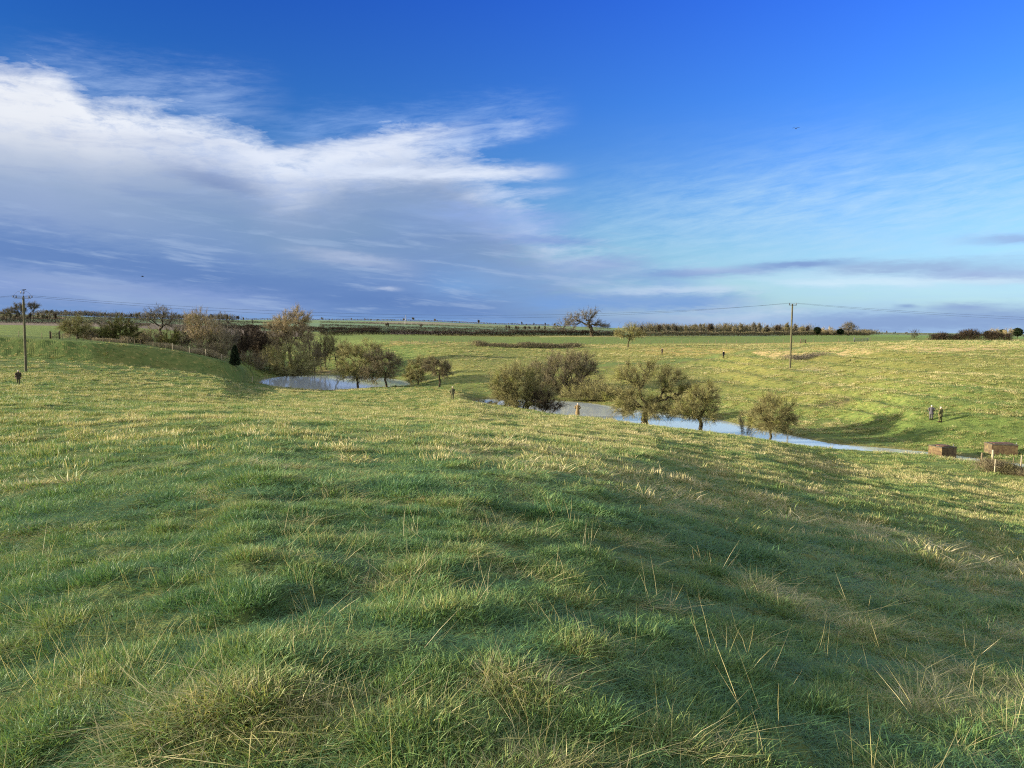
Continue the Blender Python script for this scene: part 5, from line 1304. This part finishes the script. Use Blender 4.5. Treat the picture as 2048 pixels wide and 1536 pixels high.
# ------------------------------------------------------------------ people
def skin_body(root, J, E, mt):
    """J: name -> (pos, radius); E: edges; one continuous skinned surface"""
    names = list(J); me = bpy.data.meshes.new('body')
    me.from_pydata([J[n][0] for n in names], [(names.index(a), names.index(b)) for a, b in E], [])
    o = bpy.data.objects.new('body', me); link(o, root)
    sk = o.modifiers.new('skin', 'SKIN')
    lay = me.skin_vertices[0] if me.skin_vertices else None
    if lay is None:
        with bpy.context.temp_override(active_object=o, object=o):
            bpy.ops.mesh.customdata_skin_add()
        lay = me.skin_vertices[0]
    for i, n in enumerate(names):
        r = J[n][1]; lay.data[i].radius = r if isinstance(r, tuple) else (r, r)
        lay.data[i].use_root = (n == 'pelvis')
    sub = o.modifiers.new('sub', 'SUBSURF'); sub.levels = sub.render_levels = 1
    me.materials.append(mt)
    return o
def person(px, d, rz, label, h=1.74, coat=None, coat_len=0.48, trousers=None, hat=None, hair=None, pose='stand', bend=0.0, coat_w=1.0, seed=0):
    """figure faces local -y; rz turns it"""
    x, y, z = at(px, d)
    root = empty('person', (x, y, z + 0.04), rz); s = h / 1.74; root.scale = (s, s, s); tag(root, label, 'person')
    g = np.random.default_rng(seed)
    st = 0.15 if pose == 'walk' else 0.04
    def B(p):  # bend the upper body forward about the hips
        p = Vector(p)
        if p.z > 0.95 and bend:
            q = p - Vector((0, 0, 0.95)); q.rotate(Euler((bend, 0, 0))); p = q + Vector((0, 0, 0.95))
        return tuple(p)
    J = {'pelvis': ((0, 0, 0.95), (0.15, 0.11)), 'waist': (B((0, 0, 1.10)), (0.14, 0.10)), 'chest': (B((0, 0, 1.32)), (0.18, 0.115)),
         'neck': (B((0, 0.0, 1.475)), 0.055), 'head0': (B((0, -0.01, 1.565)), (0.068, 0.082)), 'head1': (B((0, -0.01, 1.66)), (0.075, 0.092)), 'crown': (B((0, 0, 1.735)), 0.045),
         'nose': (B((0, -0.105, 1.60)), 0.016)}
    E = [('pelvis', 'waist'), ('waist', 'chest'), ('chest', 'neck'), ('neck', 'head0'), ('head0', 'head1'), ('head1', 'crown'), ('head0', 'nose')]
    hands = {}
    for sx, sn in ((-1, 'l'), (1, 'r')):
        J['ear' + sn] = (B((sx * 0.082, 0.005, 1.61)), 0.014); E.append(('head0', 'ear' + sn))
        fy = -st * sx
        J['hip' + sn] = ((sx * 0.095, 0, 0.88), 0.092); J['knee' + sn] = ((sx * 0.10, fy * 0.6 - 0.02, 0.50), 0.062)
        J['ankle' + sn] = ((sx * 0.105, fy, 0.09), 0.043); J['toe' + sn] = ((sx * 0.12, fy - 0.17, 0.035), (0.045, 0.030))
        E += [('pelvis', 'hip' + sn), ('hip' + sn, 'knee' + sn), ('knee' + sn, 'ankle' + sn), ('ankle' + sn, 'toe' + sn)]
        sh = (sx * 0.195, 0, 1.42)
        if pose == 'hold': el_, wr = (sx * 0.27, -0.05, 1.15), (sx * 0.12, -0.27, 1.13)
        elif pose == 'akimbo': el_, wr = (sx * 0.36, 0.05, 1.17), (sx * 0.20, -0.08, 1.02)
        elif pose == 'back': el_, wr = (sx * 0.30, 0.08, 1.16), (sx * 0.14, 0.20, 0.98)
        else: el_, wr = (sx * 0.265, 0.03, 1.14), (sx * 0.27, -0.06 + 0.05 * sx, 0.90)
        J['sh' + sn] = (B(sh), 0.062); J['el' + sn] = (B(el_), 0.044); J['wr' + sn] = (B(wr), 0.029)
        w = Vector(wr); dd = (w - Vector(el_)).normalized(); side = dd.cross(Vector((0, 1, 0))).normalized() if abs(dd.y) < .9 else Vector((1, 0, 0))
        pc = w + dd * 0.075; J['palm' + sn] = (B(tuple(pc)), (0.036, 0.017))
        E += [('chest', 'sh' + sn), ('sh' + sn, 'el' + sn), ('el' + sn, 'wr' + sn), ('wr' + sn, 'palm' + sn)]
        for k, (off, ln) in enumerate(((-0.030, 0.066), (-0.010, 0.078), (0.010, 0.072), (0.030, 0.055))):
            a = pc + side * off + dd * 0.02; b_ = a + dd * ln * 0.6; c_ = b_ + dd * ln * 0.4 + Vector((0, -0.018, 0))
            J[f'f{sn}{k}a'] = (B(tuple(b_)), 0.0085); J[f'f{sn}{k}b'] = (B(tuple(c_)), 0.0075)
            E += [('palm' + sn, f'f{sn}{k}a'), (f'f{sn}{k}a', f'f{sn}{k}b')]
        th = w + dd * 0.035 + side * -0.052; J['th' + sn] = (B(tuple(th)), 0.010); J['tb' + sn] = (B(tuple(th + dd * 0.04 - side * 0.008)), 0.009)
        E += [('wr' + sn, 'th' + sn), ('th' + sn, 'tb' + sn)]
        hands[sn] = (el_, wr)
    skin_body(root, J, E, M_skin)
    n = 18; a = np.arange(n) * 2 * math.pi / n
    def ring(cx, cy, cz, rx, ry, wob=0.0):
        pts = np.stack([cx + np.cos(a) * rx * (1 + wob * np.sin(a * 5 + cz * 9)), cy + np.sin(a) * ry * (1 + wob * np.sin(a * 4 + cz * 7)), np.full(n, cz)], -1)
        return np.array([B(tuple(p)) for p in pts])
    mb = MB(); hem = 0.95 - coat_len
    mb.rings([ring(0, 0.01, hem, 0.235 * coat_w, 0.185 * coat_w, 0.06), ring(0, 0.01, (hem + 0.95) / 2, 0.22 * coat_w, 0.17 * coat_w, 0.04), ring(0, 0, 0.96, 0.20, 0.15, 0.02), ring(0, 0, 1.12, 0.195, 0.145),
              ring(0, 0, 1.30, 0.222, 0.150), ring(0, 0, 1.40, 0.225, 0.140), ring(0, 0, 1.455, 0.16, 0.11), ring(0, 0, 1.49, 0.085, 0.085), ring(0, 0, 1.53, 0.088, 0.085)], False)
    c_ = mb.build('coat', coat, root, True)
    for sx, sn in ((-1, 'l'), (1, 'r')):
        el_, wr = hands[sn]; mb = MB()
        mb.tube([B((sx * 0.15, 0, 1.43)), B((sx * 0.205, 0, 1.41)), B(tuple((Vector((sx * 0.205, 0, 1.41)) + Vector(el_)) / 2)), B(el_), B(tuple((Vector(el_) + Vector(wr)) / 2)), B(wr)], [0.06, 0.082, 0.078, 0.068, 0.062, 0.052], 10)
        mb.build('sleeve', coat, c_, True)
    mb = MB(); mb.rings([ring(0, 0, 0.98, 0.168, 0.13), ring(0, 0, 0.84, 0.175, 0.135)], False)
    for sx in (-1, 1):
        fy = -st * sx
        mb.tube([(sx * 0.09, 0, 0.90), (sx * 0.10, fy * 0.3, 0.72), (sx * 0.10, fy * 0.6 - 0.02, 0.50), (sx * 0.105, fy * 0.9, 0.26), (sx * 0.105, fy, 0.13)], [0.115, 0.10, 0.082, 0.072, 0.070], 10)
    mb.build('trousers', trousers, root, True)
    for sx in (-1, 1):
        fy = -st * sx; mb = MB()
        mb.tube([(sx * 0.105, fy + 0.005, 0.26), (sx * 0.105, fy + 0.005, 0.10)], [0.068, 0.062], 10); mb.box((sx * 0.112, fy - 0.065, 0.05), (0.105, 0.29, 0.10), taper=0.8); mb.build('boot', M_boot, root, True)
    if hat:
        mb = MB(); mb.rings([ring(0, -0.005, 1.655, 0.095, 0.112), ring(0, 0, 1.70, 0.092, 0.108), ring(0, 0, 1.745, 0.070, 0.082), ring(0, 0, 1.765, 0.02, 0.025)])
        pk = np.array([B(p) for p in ((-0.07, -0.09, 1.672), (0.07, -0.09, 1.672), (0.05, -0.18, 1.652), (-0.05, -0.18, 1.652))]); pk2 = pk - np.array([0, 0, 0.012]); mb.rings([pk, pk2])
        mb.build('cap', hat, root, True)
    else:
        mb = MB(); mb.rings([ring(0, 0.022, 1.60, 0.082, 0.085), ring(0, 0.018, 1.67, 0.090, 0.095), ring(0, 0.012, 1.73, 0.072, 0.082), ring(0, 0.005, 1.765, 0.02, 0.025)])
        mb.build('hair', hair or M_hair, root, True)
    return root
person(37, 87.5, math.radians(35), 'person in a brown coat stooping forward with arms down near the left power pole', 1.74, M_brown_c, 0.22, M_oliv_c, None, M_hair, 'stand', -0.0 + 0.32, 1.0, 1)
person(905, 100, math.radians(180), 'person in dark green clothes and pale cap at the left end of the stream', 1.76, M_oliv_c, 0.15, M_oliv_c, M_cap, None, 'walk', 0.0, 1.0, 2)
person(1155, 97, math.radians(170), 'person in a long tan coat on the bank by the thickets', 1.76, M_tan_c, 0.62, M_tan_c, None, M_hair, 'akimbo', 0.0, 1.15, 3)
person(1862, 91, math.radians(165), 'person in a grey jacket, left one of the pair on the right slope', 1.74, M_grey_c, 0.25, M_grey_c, None, M_cap, 'akimbo', 0.0, 1.15, 4)
person(1880.5, 90, math.radians(200), 'person in camouflage clothes, right one of the pair on the right slope', 1.80, M_camo, 0.28, M_camo, M_cap, None, 'stand', 0.0, 1.1, 5)
person(1324, 212, math.radians(150), 'distant person in brown walking on the upper slope below the plateau fence', 1.76, M_brown_c, 0.3, M_dark_c, None, M_hair, 'stand', 0.0, 1.1, 6)
person(1447, 190, math.radians(200), 'distant person in dark clothes on the valley side left of the power pole', 1.76, M_dark_c, 0.2, M_dark_c, None, M_hair, 'stand', 0.0, 1.1, 7)

# far lattice mast on the middle ridge
x, y, z = at(811, 1500)
root = empty('lattice_mast', (x, y, z)); tag(root, 'tiny thin mast on the horizon in the middle of the photo', 'mast')
mb = MB()
for sx, sy in ((-1, -1), (1, -1), (1, 1), (-1, 1)): mb.tube([(sx * 1.4, sy * 1.4, 0), (sx * 0.25, sy * 0.25, 19)], 0.10, 4)
mb.build('tower', M_metal, root)
mb = MB()
for zz, w in ((12.5, 3.5), (15.5, 2.6), (18.5, 2.0)): mb.box((0, 0, zz), (2 * w, 0.25, 0.25))
mb.build('crossarm', M_metal, root)
